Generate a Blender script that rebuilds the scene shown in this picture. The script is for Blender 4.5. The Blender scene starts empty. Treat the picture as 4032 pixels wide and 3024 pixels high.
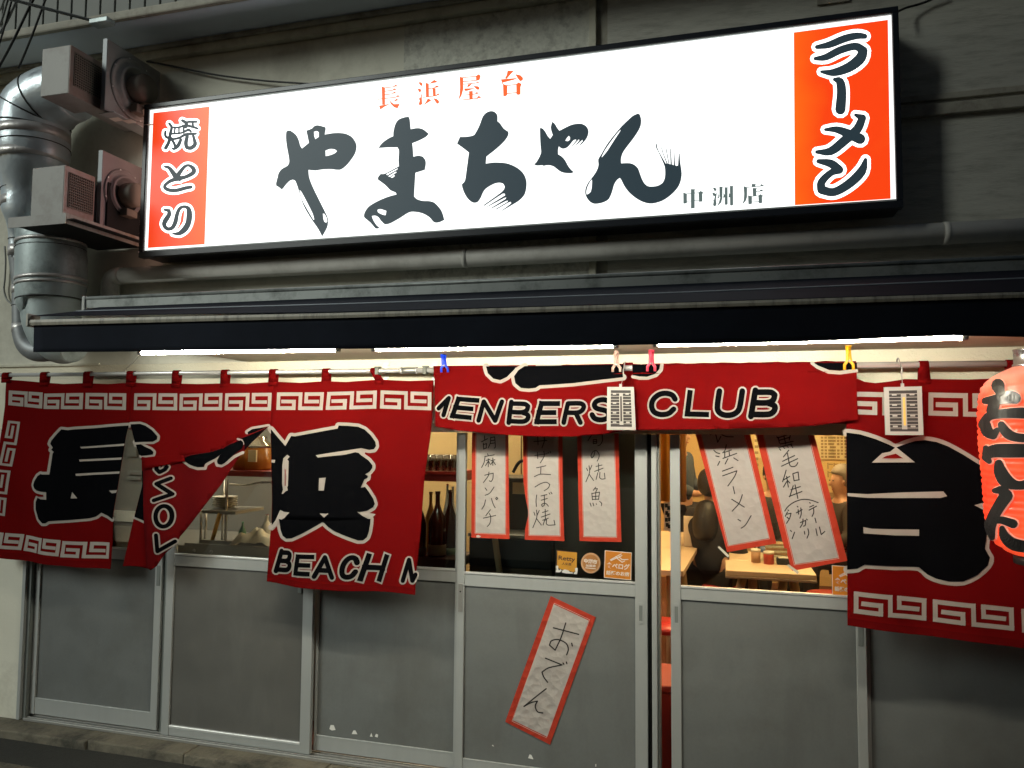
import bpy, bmesh, math, random
from mathutils import Vector, Matrix
from mathutils.geometry import tessellate_polygon
random.seed(7)
scene = bpy.context.scene
COL = scene.collection
R = math.radians

# ------------------------------------------------------------------ camera
F_PX, PW, PH = 2950.0, 4032.0, 3024.0
YAW, TILT, ROLL = R(15.5268), R(3.5807), R(0.4316)
CZ = 1.70
CD = 3.6132
fw = Vector((-math.sin(YAW)*math.cos(TILT), math.cos(YAW)*math.cos(TILT), math.sin(TILT)))
rt0 = Vector((math.cos(YAW), math.sin(YAW), 0)); up0 = rt0.cross(fw)
rt = rt0*math.cos(ROLL)+up0*math.sin(ROLL); up = up0*math.cos(ROLL)-rt0*math.sin(ROLL)
CAM = Vector((0, -CD, CZ))
cd = bpy.data.cameras.new('camera'); cam = bpy.data.objects.new('camera', cd); COL.objects.link(cam)
cd.sensor_fit = 'HORIZONTAL'; cd.sensor_width = 36.0; cd.lens = 36.0*F_PX/PW
cd.clip_start = 0.05; cd.clip_end = 200
cam.matrix_world = Matrix(((rt.x, up.x, -fw.x, CAM.x), (rt.y, up.y, -fw.y, CAM.y), (rt.z, up.z, -fw.z, CAM.z), (0, 0, 0, 1)))
scene.camera = cam

# ------------------------------------------------------------------ night sky and the soft street light
SUN_AZ, SUN_EL = R(-40), R(27)
w = bpy.data.worlds.new('World'); scene.world = w; w.use_nodes = True
nt = w.node_tree; nt.nodes.clear()
sky = nt.nodes.new('ShaderNodeTexSky'); sky.sky_type = 'NISHITA'; sky.sun_disc = False
sky.sun_elevation = SUN_EL; sky.sun_rotation = math.pi - SUN_AZ
bg = nt.nodes.new('ShaderNodeBackground'); bg.inputs[1].default_value = 0.02
wo = nt.nodes.new('ShaderNodeOutputWorld')
nt.links.new(sky.outputs[0], bg.inputs[0]); nt.links.new(bg.outputs[0], wo.inputs[0])
sl = bpy.data.lights.new('sun', 'SUN'); sun = bpy.data.objects.new('sun', sl); COL.objects.link(sun)
sl.energy = 1.45; sl.angle = R(22); sl.color = (0.93, 1.0, 0.93)
sd = Vector((math.sin(SUN_AZ)*math.cos(SUN_EL), -math.cos(SUN_AZ)*math.cos(SUN_EL), math.sin(SUN_EL)))
sun.rotation_euler = sd.to_track_quat('Z', 'Y').to_euler()
sun.location = (-4, -6, 6)
scene.view_settings.view_transform = 'Standard'; scene.view_settings.look = 'None'
scene.view_settings.exposure = 0.0; scene.view_settings.gamma = 1.0
try: scene.view_settings.use_curve_mapping = False
except Exception: pass
cy = scene.cycles
cy.max_bounces = 8; cy.diffuse_bounces = 4; cy.transparent_max_bounces = 16; cy.sample_clamp_indirect = 4.0
cy.caustics_reflective = False; cy.caustics_refractive = False
try: cy.use_denoising = True
except Exception: pass

# ------------------------------------------------------------------ photo pixel -> place on a known plane
def ray(px, py): return fw + rt*((px-PW/2)/F_PX) - up*((py-PH/2)/F_PX)
def P(px, py, y=0.0):
    d = ray(px, py); return CAM + d*((y-CAM.y)/d.y)
def G(px, py, z=0.0):
    d = ray(px, py); return CAM + d*((z-CAM.z)/d.z)
S6 = 1344/2212
CR = dict(full=(0, 0, 4032/2212), z1=(0, 0, S6), z2=(1344, 0, S6), z3=(2688, 0, S6), z4=(0, 1008, S6), z5=(1344, 1008, S6), z6=(2688, 1008, S6),
  z7=(0, 2016, S6), z8=(1344, 2016, S6), z9=(2688, 2016, S6), y1=(1050, 450, 800/2212), y2=(1750, 400, 600/2212), y3=(2050, 400, 700/2212),
  t4=(1450, 250, 680/2212), t5=(2650, 700, 400/2212), t6=(560, 400, 300/1659), t7=(560, 650, 300/1422),
  b=(0, 1600, 700/1659), c=(450, 1600, 700/1659), d=(1000, 1400, 750/2074), e=(1000, 1850, 750/2212), f=(3300, 1600, 732/1278), g=(3750, 1350, 282/492),
  h1=(1820, 1680, 230/830), h2=(2040, 1680, 230/830), h3=(2250, 1680, 230/830), h4=(2720, 1680, 340/1106), h5=(2980, 1680, 370/1058), h6=(1970, 2320, 400/1053),
  h7=(2150, 2130, 370/2212), v1=(0, 0, 700/2212), v2=(0, 500, 700/2212), v3=(0, 950, 700/2212), w=(2590, 1680, 760/1854),
  c1=(0, 2100, 700/1257), c2=(500, 2100, 800/1436), c3=(1200, 2200, 800/1611), c4=(2300, 1650, 500/1106), c5=(2300, 2300, 500/1146), c6=(3200, 2300, 832/1906),
  c7=(1650, 1650, 350/683), q6=(2360, 1380, 240/1171), q7=(1500, 1360, 300/2212), q8=(3300, 1330, 400/1659), l4=(450, 1650, 650/1797), px=(0, 0, 1.0))
def K(c, x, y=None):
    if y is None: x, y = x[0], x[1]
    a = CR[c]; return (a[0]+x*a[2], a[1]+y*a[2])
def KL(c, pts): return [K(c, p) for p in pts]
def KP(c, x, y, yy=0.0): return P(*K(c, x, y), yy)

# ------------------------------------------------------------------ materials
MATS = {}
def mat(name, col=(.5, .5, .5), rough=.55, metal=0., var=0., vscale=6., bump=0., bscale=60., emit=None, es=0., spec=.5, transl=0., stretch=None, dirt=None, dscale=3., damt=.5, coat=0.):
    if name in MATS: return MATS[name]
    m = bpy.data.materials.new(name); m.use_nodes = True; n = m.node_tree; N = n.nodes; L = n.links
    b = N['Principled BSDF']; out = N['Material Output']
    b.inputs['Roughness'].default_value = rough; b.inputs['Metallic'].default_value = metal
    b.inputs['Specular IOR Level'].default_value = spec; b.inputs['Coat Weight'].default_value = coat
    b.inputs['Base Color'].default_value = (*col, 1)
    tc = N.new('ShaderNodeTexCoord'); src = tc.outputs['Object']
    if stretch:
        mp = N.new('ShaderNodeMapping'); mp.inputs['Scale'].default_value = stretch; L.new(src, mp.inputs[0]); src = mp.outputs[0]
    cur = None
    if var:
        no = N.new('ShaderNodeTexNoise'); no.inputs['Scale'].default_value = vscale; no.inputs['Detail'].default_value = 6; L.new(src, no.inputs['Vector'])
        mx = N.new('ShaderNodeMix'); mx.data_type = 'RGBA'
        mx.inputs[6].default_value = (*[max(0, c*(1-var)) for c in col], 1); mx.inputs[7].default_value = (*[min(1, c*(1+var)) for c in col], 1)
        L.new(no.outputs['Fac'], mx.inputs[0]); cur = mx.outputs[2]
    if dirt:
        no = N.new('ShaderNodeTexNoise'); no.inputs['Scale'].default_value = dscale; no.inputs['Detail'].default_value = 9; no.inputs['Roughness'].default_value = .7; L.new(src, no.inputs['Vector'])
        rp = N.new('ShaderNodeValToRGB'); rp.color_ramp.elements[0].position = .48; rp.color_ramp.elements[1].position = .68; rp.color_ramp.elements[1].color = (damt, damt, damt, 1); L.new(no.outputs['Fac'], rp.inputs[0])
        mx = N.new('ShaderNodeMix'); mx.data_type = 'RGBA'; mx.inputs[6].default_value = (*col, 1); mx.inputs[7].default_value = (*dirt, 1)
        if cur: L.new(cur, mx.inputs[6])
        L.new(rp.outputs[0], mx.inputs[0]); cur = mx.outputs[2]
    if cur: L.new(cur, b.inputs['Base Color'])
    if bump:
        no = N.new('ShaderNodeTexNoise'); no.inputs['Scale'].default_value = bscale; no.inputs['Detail'].default_value = 5; L.new(src, no.inputs['Vector'])
        bp = N.new('ShaderNodeBump'); bp.inputs['Strength'].default_value = bump; bp.inputs['Distance'].default_value = .01; L.new(no.outputs['Fac'], bp.inputs['Height']); L.new(bp.outputs[0], b.inputs['Normal'])
    if emit: b.inputs['Emission Color'].default_value = (*emit, 1); b.inputs['Emission Strength'].default_value = es
    if transl:
        tr = N.new('ShaderNodeBsdfTranslucent'); tr.inputs[0].default_value = (*col, 1)
        if cur: L.new(cur, tr.inputs[0])
        ms = N.new('ShaderNodeMixShader'); ms.inputs[0].default_value = transl
        L.new(b.outputs[0], ms.inputs[1]); L.new(tr.outputs[0], ms.inputs[2]); L.new(ms.outputs[0], out.inputs[0])
    MATS[name] = m; return m
def glassmat(name, tint=(.9, .95, .93), gl=.07, rough=.02):
    m = bpy.data.materials.new(name); m.use_nodes = True; n = m.node_tree; N = n.nodes; L = n.links
    N.remove(N['Principled BSDF']); out = N['Material Output']
    t = N.new('ShaderNodeBsdfTransparent'); t.inputs[0].default_value = (*tint, 1)
    g = N.new('ShaderNodeBsdfGlossy'); g.inputs['Roughness'].default_value = rough; g.inputs[0].default_value = (.9, .9, .9, 1)
    fr = N.new('ShaderNodeFresnel'); fr.inputs[0].default_value = 1.45
    ml = N.new('ShaderNodeMath'); ml.operation = 'ADD'; ml.inputs[1].default_value = gl-.04; L.new(fr.outputs[0], ml.inputs[0])
    mx = N.new('ShaderNodeMixShader'); L.new(ml.outputs[0], mx.inputs[0]); L.new(t.outputs[0], mx.inputs[1]); L.new(g.outputs[0], mx.inputs[2]); L.new(mx.outputs[0], out.inputs[0])
    MATS[name] = m; return m
def emat(name, col, es, base=(.02, .02, .02)): return mat(name, base, .5, emit=col, es=es)

# ------------------------------------------------------------------ mesh builder
class MB:
    def __init__(s): s.v = []; s.f = []; s.sm = []
    def face(s, pts, smooth=False):
        i = len(s.v); s.v += [tuple(p) for p in pts]; s.f.append(tuple(range(i, i+len(pts)))); s.sm.append(smooth); return s
    def box(s, a, b, bev=0.):
        x0, y0, z0 = [min(a[i], b[i]) for i in range(3)]; x1, y1, z1 = [max(a[i], b[i]) for i in range(3)]
        if bev:
            t = bpy.data.meshes.new('t'); bm = bmesh.new(); bmesh.ops.create_cube(bm, size=1)
            for v in bm.verts: v.co = Vector((x0+(v.co.x+.5)*(x1-x0), y0+(v.co.y+.5)*(y1-y0), z0+(v.co.z+.5)*(z1-z0)))
            bmesh.ops.bevel(bm, geom=list(bm.edges), offset=min(bev, .45*min(x1-x0, y1-y0, z1-z0)), segments=2, affect='EDGES', profile=.5)
            i = len(s.v); bm.verts.index_update(); s.v += [tuple(v.co) for v in bm.verts]
            for f in bm.faces: s.f.append(tuple(i+v.index for v in f.verts)); s.sm.append(False)
            bm.free(); bpy.data.meshes.remove(t); return s
        i = len(s.v)
        s.v += [(x0, y0, z0), (x1, y0, z0), (x1, y1, z0), (x0, y1, z0), (x0, y0, z1), (x1, y0, z1), (x1, y1, z1), (x0, y1, z1)]
        for f in ((0, 3, 2, 1), (4, 5, 6, 7), (0, 1, 5, 4), (1, 2, 6, 5), (2, 3, 7, 6), (3, 0, 4, 7)): s.f.append(tuple(i+k for k in f)); s.sm.append(False)
        return s
    def hexa(s, q):      # 8 corner points, bottom loop then top loop
        i = len(s.v); s.v += [tuple(p) for p in q]
        for f in ((0, 3, 2, 1), (4, 5, 6, 7), (0, 1, 5, 4), (1, 2, 6, 5), (2, 3, 7, 6), (3, 0, 4, 7)): s.f.append(tuple(i+k for k in f)); s.sm.append(False)
        return s
    def slab(s, quad, y0, y1):   # px quad (TL,TR,BR,BL) on plane y0, extruded back to y1
        a = [P(*q, y0) for q in quad]; b = [Vector((p.x, y1, p.z)) for p in a]
        return s.hexa([a[3], a[2], b[2], b[3], a[0], a[1], b[1], b[0]])
    def tube(s, pts, r, seg=12, cap=True):
        pts = [Vector(p) for p in pts]; n = len(pts); rs = r if isinstance(r, (list, tuple)) else [r]*n
        i0 = len(s.v); prev = None
        for k, p in enumerate(pts):
            d = (pts[min(k+1, n-1)]-pts[max(k-1, 0)]).normalized()
            if prev is None:
                a = d.cross(Vector((0, 0, 1)));
                if a.length < .1: a = d.cross(Vector((0, 1, 0)))
                a.normalize()
            else: a = (prev-d*prev.dot(d)).normalized()
            prev = a; b = d.cross(a)
            for j in range(seg):
                t = 2*math.pi*j/seg; s.v.append(tuple(p+(a*math.cos(t)+b*math.sin(t))*rs[k]))
        for k in range(n-1):
            for j in range(seg):
                j2 = (j+1) % seg; s.f.append((i0+k*seg+j, i0+k*seg+j2, i0+(k+1)*seg+j2, i0+(k+1)*seg+j)); s.sm.append(True)
        if cap:
            s.f.append(tuple(i0+j for j in range(seg))[::-1]); s.sm.append(False); s.f.append(tuple(i0+(n-1)*seg+j for j in range(seg))); s.sm.append(False)
        return s
    def lathe(s, prof, c=(0, 0, 0), seg=20, axis='z'):
        i0 = len(s.v); n = len(prof)
        for (r, h) in prof:
            for j in range(seg):
                t = 2*math.pi*j/seg; x, y, z = r*math.cos(t), r*math.sin(t), h
                if axis == 'x': x, y, z = h, r*math.cos(t), r*math.sin(t)
                if axis == 'y': x, y, z = r*math.cos(t), h, r*math.sin(t)
                s.v.append((c[0]+x, c[1]+y, c[2]+z))
        for k in range(n-1):
            for j in range(seg):
                j2 = (j+1) % seg; s.f.append((i0+k*seg+j, i0+k*seg+j2, i0+(k+1)*seg+j2, i0+(k+1)*seg+j)); s.sm.append(True)
        if prof[0][0] > 1e-6: s.f.append(tuple(i0+j for j in range(seg))[::-1]); s.sm.append(False)
        if prof[-1][0] > 1e-6: s.f.append(tuple(i0+(n-1)*seg+j for j in range(seg))); s.sm.append(False)
        return s
    def tris(s, polys):          # filled flat polygon with holes, lists of 3D points
        allp = [p for pl in polys for p in pl]; i = len(s.v); s.v += [tuple(p) for p in allp]
        for t in tessellate_polygon([[Vector(p) for p in pl] for pl in polys]): s.f.append(tuple(i+k for k in t)); s.sm.append(False)
        return s
    def build(s, name, m, parent=None, label=None, recalc=False):
        me = bpy.data.meshes.new(name); me.from_pydata(s.v, [], s.f); me.polygons.foreach_set('use_smooth', s.sm)
        if recalc:
            bm = bmesh.new(); bm.from_mesh(me); bmesh.ops.recalc_face_normals(bm, faces=bm.faces); bm.to_mesh(me); bm.free()
        if isinstance(m, str): m = MATS[m]
        me.materials.append(m); me.update()
        o = bpy.data.objects.new(name, me); COL.objects.link(o)
        if parent is not None: o.parent = parent; o.matrix_parent_inverse = parent.matrix_world.inverted() if False else Matrix.Translation(-parent.location)
        if label: o['label'] = label
        return o
def thing(name, label, cat, loc=(0, 0, 0), group=None, kind=None):
    o = bpy.data.objects.new(name, None); COL.objects.link(o); o.location = loc; o.empty_display_size = .1
    o['label'] = label; o['category'] = cat
    if group: o['group'] = group
    if kind: o['kind'] = kind
    return o
def tag(o, label, cat, group=None, kind=None):
    o['label'] = label; o['category'] = cat
    if group: o['group'] = group
    if kind: o['kind'] = kind
    return o
def struct(name, mb, m, label=None):
    o = mb.build(name, m); o['kind'] = 'structure'
    if label: o['label'] = label
    return o

# ------------------------------------------------------------------ flat print: strokes and traced shapes in photo pixels
def smooth(pts, n=4, corner=55, closed=True):
    N = len(pts); out = []
    def ang(i):
        a = Vector(pts[i])-Vector(pts[i-1]); b = Vector(pts[(i+1) % N])-Vector(pts[i])
        if a.length < 1e-6 or b.length < 1e-6: return 180
        return math.degrees(a.angle(b))
    rng = range(N if closed else N-1)
    for i in rng:
        p1 = Vector(pts[i]); p2 = Vector(pts[(i+1) % N])
        c1 = (not closed and i == 0) or ang(i) > corner; c2 = (not closed and i+1 == N-1) or ang((i+1) % N) > corner
        m1 = Vector((0,)*len(p1)) if False else ((p2-p1) if c1 else (p2-Vector(pts[i-1]))*.5)
        m2 = (p2-p1) if c2 else (Vector(pts[(i+2) % N])-p1)*.5
        L = (p2-p1).length
        if m1.length > 1.3*L: m1 = m1.normalized()*1.3*L
        if m2.length > 1.3*L: m2 = m2.normalized()*1.3*L
        for k in range(n):
            t = k/n; h1 = 2*t**3-3*t*t+1; h2 = t**3-2*t*t+t; h3 = -2*t**3+3*t*t; h4 = t**3-t*t
            out.append(tuple(p1*h1+m1*h2+p2*h3+m2*h4))
    if not closed: out.append(tuple(pts[-1]))
    return out
JK = [0]
class Print:
    """collects flat ink shapes (photo px) and lays them on a surface map(px,py,lift)->Vector"""
    def __init__(s, mp, lift): s.m = mp; s.l = lift; s.mb = MB(); s.marks = [(0, 0)]
    def mark(s):
        if len(s.mb.f) > s.marks[-1][1]: s.marks.append((len(s.mb.v), len(s.mb.f)))
        return s
    def pieces(s):
        out = []; mk = s.marks+[(len(s.mb.v), len(s.mb.f))]
        for (v0, f0), (v1, f1) in zip(mk, mk[1:]):
            if f1 == f0: continue
            m = MB(); m.v = s.mb.v[v0:v1]; m.f = [tuple(i-v0 for i in f) for f in s.mb.f[f0:f1]]; m.sm = s.mb.sm[f0:f1]; out.append(m)
        return out
    def nl(s): JK[0] = (JK[0]+1) % 40; return s.l+JK[0]*1.6e-5
    def poly(s, outer, holes=(), n=1, corner=55):
        if n > 1: outer = smooth(outer, n, corner); holes = [smooth(h, n, corner) for h in holes]
        l = s.nl(); s.mb.tris([[s.m(x, y, l) for x, y in outer]]+[[s.m(x, y, l) for x, y in h] for h in holes]); return s
    def stroke(s, pts, w, rnd=True, closed=False):
        q = [(p[0], p[1], (p[2] if len(p) > 2 and w is None else w)) for p in pts]
        if closed: q.append(q[0])
        for k in range(len(q)-1):
            a = Vector(q[k][:2]); b = Vector(q[k+1][:2]); d = b-a
            if d.length < 1e-5: continue
            d.normalize(); n = Vector((-d.y, d.x)); ra, rb = q[k][2]/2, q[k+1][2]/2
            if not rnd: a = a-d*(ra*.98); b = b+d*(rb*.98)
            l = s.nl(); s.mb.face([s.m(*p, l) for p in (a+n*ra, b+n*rb, b-n*rb, a-n*ra)])
        if rnd:
            for p in q:
                l = s.nl(); r = p[2]/2; s.mb.face([s.m(p[0]+r*math.cos(t*math.pi/5), p[1]+r*math.sin(t*math.pi/5), l) for t in range(10)])
        return s
    def curve(s, pts, w, extra=0., n=3):
        sc = 1.0
        q = [(p[0], p[1], (p[2] if len(p) > 2 else w)+extra) for p in pts]
        if len(q) > 2: q = smooth(q, n, 70, closed=False)
        return s.stroke(q, None)
    def build(s, name, m, parent, label=None):
        r = [q.build(name, m, parent, label) for q in s.pieces()]; return r[0] if r else None
def K3(c, pts, wx=1.0):
    sc = CR[c][2]; return [(*K(c, p[0], p[1]), *( [p[2]*sc*wx] if len(p) > 2 else [])) for p in pts]
def plane_map(y): return lambda px, py, l: P(px, py, y-l)

# thick block letters as strokes in the unit square (y down)
LET = dict(B=[[(.12, 0), (.12, 1)], [(.12, .08), (.7, .08), (.86, .18), (.82, .38), (.62, .48), (.12, .48)], [(.62, .48), (.9, .6), (.9, .8), (.72, .92), (.12, .92)]],
  E=[[(.95, .08), (.12, .08), (.12, .92), (.95, .92)], [(.12, .5), (.85, .5)]], A=[[(.08, 1), (.5, .05), (.92, 1)], [(.25, .68), (.75, .68)]],
  C=[[(.92, .3), (.8, .13), (.55, .06), (.3, .13), (.12, .35), (.1, .62), (.22, .85), (.48, .94), (.74, .88), (.9, .7)]],
  H=[[(.12, 0), (.12, 1)], [(.88, 0), (.88, 1)], [(.12, .5), (.88, .5)]], N=[[(.12, 1), (.12, .05), (.88, .95), (.88, 0)]],
  R=[[(.12, 1), (.12, .08), (.7, .08), (.88, .2), (.86, .4), (.66, .52), (.12, .52)], [(.58, .52), (.9, 1)]], L=[[(.12, 0), (.12, .92), (.95, .92)]],
  S=[[(.9, .24), (.74, .1), (.46, .06), (.2, .14), (.12, .3), (.26, .45), (.7, .54), (.88, .7), (.78, .87), (.5, .94), (.22, .88), (.08, .72)]],
  U=[[(.12, 0), (.12, .66), (.25, .87), (.5, .94), (.75, .87), (.88, .66), (.88, 0)]],
  M=[[(.08, 1), (.12, .05), (.5, .8), (.88, .05), (.92, 1)]], O=[[(.5, .06), (.8, .16), (.93, .5), (.8, .84), (.5, .94), (.2, .84), (.07, .5), (.2, .16), (.5, .06)]])
def quad(q, u, v):
    a = Vector(q[0])*(1-u)+Vector(q[1])*u; b = Vector(q[3])*(1-u)+Vector(q[2])*u; p = a*(1-v)+b*v; return (p.x, p.y)
def letters(word, quads, crop, black, white, wb=.2, wo=12):
    for ch, q in zip(word, quads):
        q = KL(crop, q); h = (Vector(q[3])-Vector(q[0])).length; black.mark(); white.mark()
        for st in LET[ch]:
            pts = [quad(q, *p) for p in st]
            if len(pts) > 4: pts = smooth(pts, 3, 75, closed=False)
            sq = ch not in 'EHL'
            black.stroke(pts, h*wb, sq); white.stroke(pts, h*wb+wo, sq)
    black.mark(); white.mark()
KEY = [(.13, .52), (.362, .52), (.362, .9), (.031, .9), (.031, .1), (.494, .1), (.494, .9), (.963, .9), (.963, .1), (.62, .1), (.62, .52), (.87, .52)]
def meander(pr, q, w=13):
    pr.mark(); pr.stroke([quad(q, *p) for p in KEY], w, rnd=False); pr.mark()
def textmesh(txt, q, pr, bold=0.0):
    cu = bpy.data.curves.new('t', 'FONT'); cu.body = txt; cu.offset = bold; cu.resolution_u = 2
    o = bpy.data.objects.new('t', cu); COL.objects.link(o); dg = bpy.context.evaluated_depsgraph_get(); dg.update()
    me = o.evaluated_get(dg).to_mesh(); vs = [v.co.copy() for v in me.vertices]; fs = [tuple(p.vertices) for p in me.polygons]
    if vs:
        x0 = min(v.x for v in vs); x1 = max(v.x for v in vs); y0 = min(v.y for v in vs); y1 = max(v.y for v in vs); i = len(pr.mb.v); l = pr.nl()
        pr.mb.v += [tuple(pr.m(*quad(q, (v.x-x0)/(x1-x0), 1-(v.y-y0)/(y1-y0)), l)) for v in vs]
        for f in fs: pr.mb.f.append(tuple(i+k for k in f)); pr.mb.sm.append(False)
    o.evaluated_get(dg).to_mesh_clear(); bpy.data.objects.remove(o); bpy.data.curves.remove(cu)
# ------------------------------------------------------------------ palette
mat('wall_cream', (.66, .645, .54), .85, var=.12, vscale=2.5, bump=.12, bscale=45, dirt=(.16, .14, .10), dscale=1.6, damt=.45)
mat('wall_rough', (.62, .62, .54), .9, var=.22, vscale=40, bump=.5, bscale=90, dirt=(.14, .13, .11), dscale=14, damt=.6)
mat('wall_tile', (.52, .515, .45), .85, var=.15, vscale=8, bump=.25, bscale=30, dirt=(.17, .16, .13), dscale=5, damt=.5, stretch=(1, 1, 6))
mat('lintel_plaster', (.74, .70, .55), .8, var=.06, vscale=6, bump=.5, bscale=110)
mat('ledge_paint', (.66, .60, .44), .7, var=.08, vscale=4, dirt=(.25, .2, .14), dscale=2.5, damt=.4)
mat('trim', (.40, .38, .31), .7, var=.2, vscale=9, dirt=(.12, .10, .08), dscale=6, damt=.7)
mat('trim_light', (.60, .58, .46), .7, var=.1, vscale=9, dirt=(.15, .12, .09), dscale=4, damt=.5)
mat('soffit', (.72, .79, .88), .6, var=.06, vscale=3)
mat('cladding', (.22, .23, .21), .7, var=.12, vscale=10)
mat('gap_black', (.012, .012, .012), .8)
mat('alu', (.40, .42, .41), .42, .35, var=.06, vscale=30, stretch=(1, 1, .08), bump=.03, bscale=200)
mat('alu_dark', (.20, .22, .21), .45, .3, var=.1, vscale=20)
mat('alu_bright', (.75, .76, .74), .3, .5)
mat('door_panel', (.132, .142, .138), .46, var=.08, vscale=90, dirt=(.098, .101, .093), dscale=1.7, damt=.7, bump=.02, bscale=300)
def streak(m, amt, col, scale=(2.2, 2.2, .5), nscale=2.6, bump=.10):
    N = m.node_tree.nodes; L = m.node_tree.links; b = N['Principled BSDF']; tc = [n for n in N if n.type == 'TEX_COORD'][0]
    mp = N.new('ShaderNodeMapping'); mp.inputs['Scale'].default_value = scale; L.new(tc.outputs['Object'], mp.inputs[0])
    no = N.new('ShaderNodeTexNoise'); no.inputs['Scale'].default_value = nscale; no.inputs['Detail'].default_value = 8; no.inputs['Roughness'].default_value = .65; L.new(mp.outputs[0], no.inputs['Vector'])
    rp = N.new('ShaderNodeValToRGB'); rp.color_ramp.elements[0].position = .52; rp.color_ramp.elements[1].position = .74; rp.color_ramp.elements[1].color = (amt, amt, amt, 1); L.new(no.outputs['Fac'], rp.inputs[0])
    mx = N.new('ShaderNodeMix'); mx.data_type = 'RGBA'; mx.inputs[7].default_value = (*col, 1); old = b.inputs['Base Color'].links[0].from_socket if b.inputs['Base Color'].links else None
    if old: L.new(old, mx.inputs[6])
    else: mx.inputs[6].default_value = b.inputs['Base Color'].default_value
    L.new(rp.outputs[0], mx.inputs[0]); L.new(mx.outputs[2], b.inputs['Base Color'])
    n2 = N.new('ShaderNodeTexNoise'); n2.inputs['Scale'].default_value = 2.2; n2.inputs['Detail'].default_value = 2; L.new(tc.outputs['Object'], n2.inputs['Vector'])
    bp = N.new('ShaderNodeBump'); bp.inputs['Strength'].default_value = bump; bp.inputs['Distance'].default_value = .25; L.new(n2.outputs['Fac'], bp.inputs['Height'])
    if b.inputs['Normal'].links: L.new(b.inputs['Normal'].links[0].from_socket, bp.inputs['Normal'])
    L.new(bp.outputs[0], b.inputs['Normal'])
    mr = N.new('ShaderNodeMapRange'); mr.inputs[3].default_value = b.inputs['Roughness'].default_value-.14; mr.inputs[4].default_value = b.inputs['Roughness'].default_value+.2; L.new(no.outputs['Fac'], mr.inputs[0]); L.new(mr.outputs[0], b.inputs['Roughness'])
streak(MATS['door_panel'], .4, (.085, .088, .083)); streak(MATS['alu'], .5, (.34, .35, .33), bump=.02)
mat('door_panel_dark', (.105, .105, .097), .3, var=.12, vscale=3, dirt=(.14, .14, .128), dscale=2.2, damt=.35)
streak(MATS['door_panel_dark'], .5, (.15, .15, .138))
mat('rail_steel', (.33, .33, .31), .4, .5, var=.1, vscale=30)
mat('concrete', (.135, .122, .09), .9, var=.4, vscale=9, bump=.9, bscale=45, dirt=(.035, .035, .027), dscale=5, damt=.95)
mat('asphalt', (.020, .021, .018), .9, var=.5, vscale=60, bump=.7, bscale=120)
mat('sign_black', (.014, .017, .024), .35, var=.2, vscale=30)
mat('pvc', (.62, .60, .55), .5, var=.06, vscale=5, dirt=(.2, .185, .15), dscale=3, damt=.4)
mat('galv', (.62, .70, .74), .33, .35, var=.25, vscale=9, bump=.45, bscale=14)
mat('galv_dirty', (.46, .54, .54), .45, .2, var=.35, vscale=6, bump=.1, bscale=30, dirt=(.09, .11, .11), dscale=5, damt=.7)
mat('duct_grey', (.27, .29, .30), .5, .3, var=.15, vscale=5, dirt=(.12, .11, .1), dscale=6, damt=.5)
mat('foil_tape', (.62, .60, .58), .4, .5, var=.15, vscale=20, bump=.35, bscale=40)
mat('fan_grey', (.36, .355, .335), .6, .1, var=.1, vscale=12, dirt=(.13, .10, .08), dscale=6, damt=.4)
mat('fan_face_sign_tint', (.40, .30, .27), .55, .1, var=.1, vscale=12, dirt=(.20, .12, .07), dscale=9, damt=.6)  # reddish base colour carries the sign's light on the outlet face
mat('fan_brown', (.20, .165, .13), .6, var=.1, vscale=12)
mat('rusty', (.45, .41, .35), .6, var=.1, vscale=12, dirt=(.22, .11, .05), dscale=12, damt=.85)
mat('black_wire', (.015, .015, .015), .6)
mat('grey_wire', (.22, .23, .22), .5)
mat('awning_black', (.011, .014, .022), .85, spec=.15, var=.3, vscale=8, bump=.06, bscale=300)
mat('awning_bar', (.46, .43, .35), .5, var=.08, vscale=10, dirt=(.12, .11, .09), dscale=9, damt=.85, stretch=(3, 1, .35))
mat('hood_metal', (.26, .28, .27), .5, .4, var=.2, vscale=6, dirt=(.07, .08, .075), dscale=7, damt=.8)
glassmat('glass', (.86, .89, .86), .07)
SKL = 1.0968
Y_LEDGE = -.84; Y_SIGN = -.20; Y_POLE = -.13; Y_CLOTH = -.135; Y_VAL = -.90
Z_LEDGE = G(1000, 1425, 0).z if False else P(1000, 1425, 0).z
Z_LINTEL = P(502, 1705, .03).z
Z_SOFFIT = P(547, 210, 0).z
XL, XR = -5.2, 2.4

# ------------------------------------------------------------------ ground
g = MB(); g.face([(-40, -40, -.075), (40, -40, -.075), (40, .25, -.075), (-40, .25, -.075)]); struct('pavement', g, 'asphalt', 'dark asphalt street in front of the shop')
kx = XL-.3
for k in range(13):
    kl = (.71, .52, .88, .63, .8, .47)[k % 6]; x0 = kx; kx += kl; kd = .004*math.sin(k*2.3)
    o = MB().box((x0+.0015, -.14+kd*2, -.2), (x0+kl-.0015, .10, -.026+kd*.6), .009).build('kerb_stone', 'concrete'); o['kind'] = 'structure'; o['label'] = 'worn concrete edging in front of the doors'
for k in range(14):
    x0 = XL-.2+k*.62
    o = MB().box((x0+.004, -.80, -.2), (x0+.616, -.40, -.066), .006).build('gutter_cover', 'concrete'); o['kind'] = 'structure'; o['label'] = 'concrete gutter cover slab'

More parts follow.
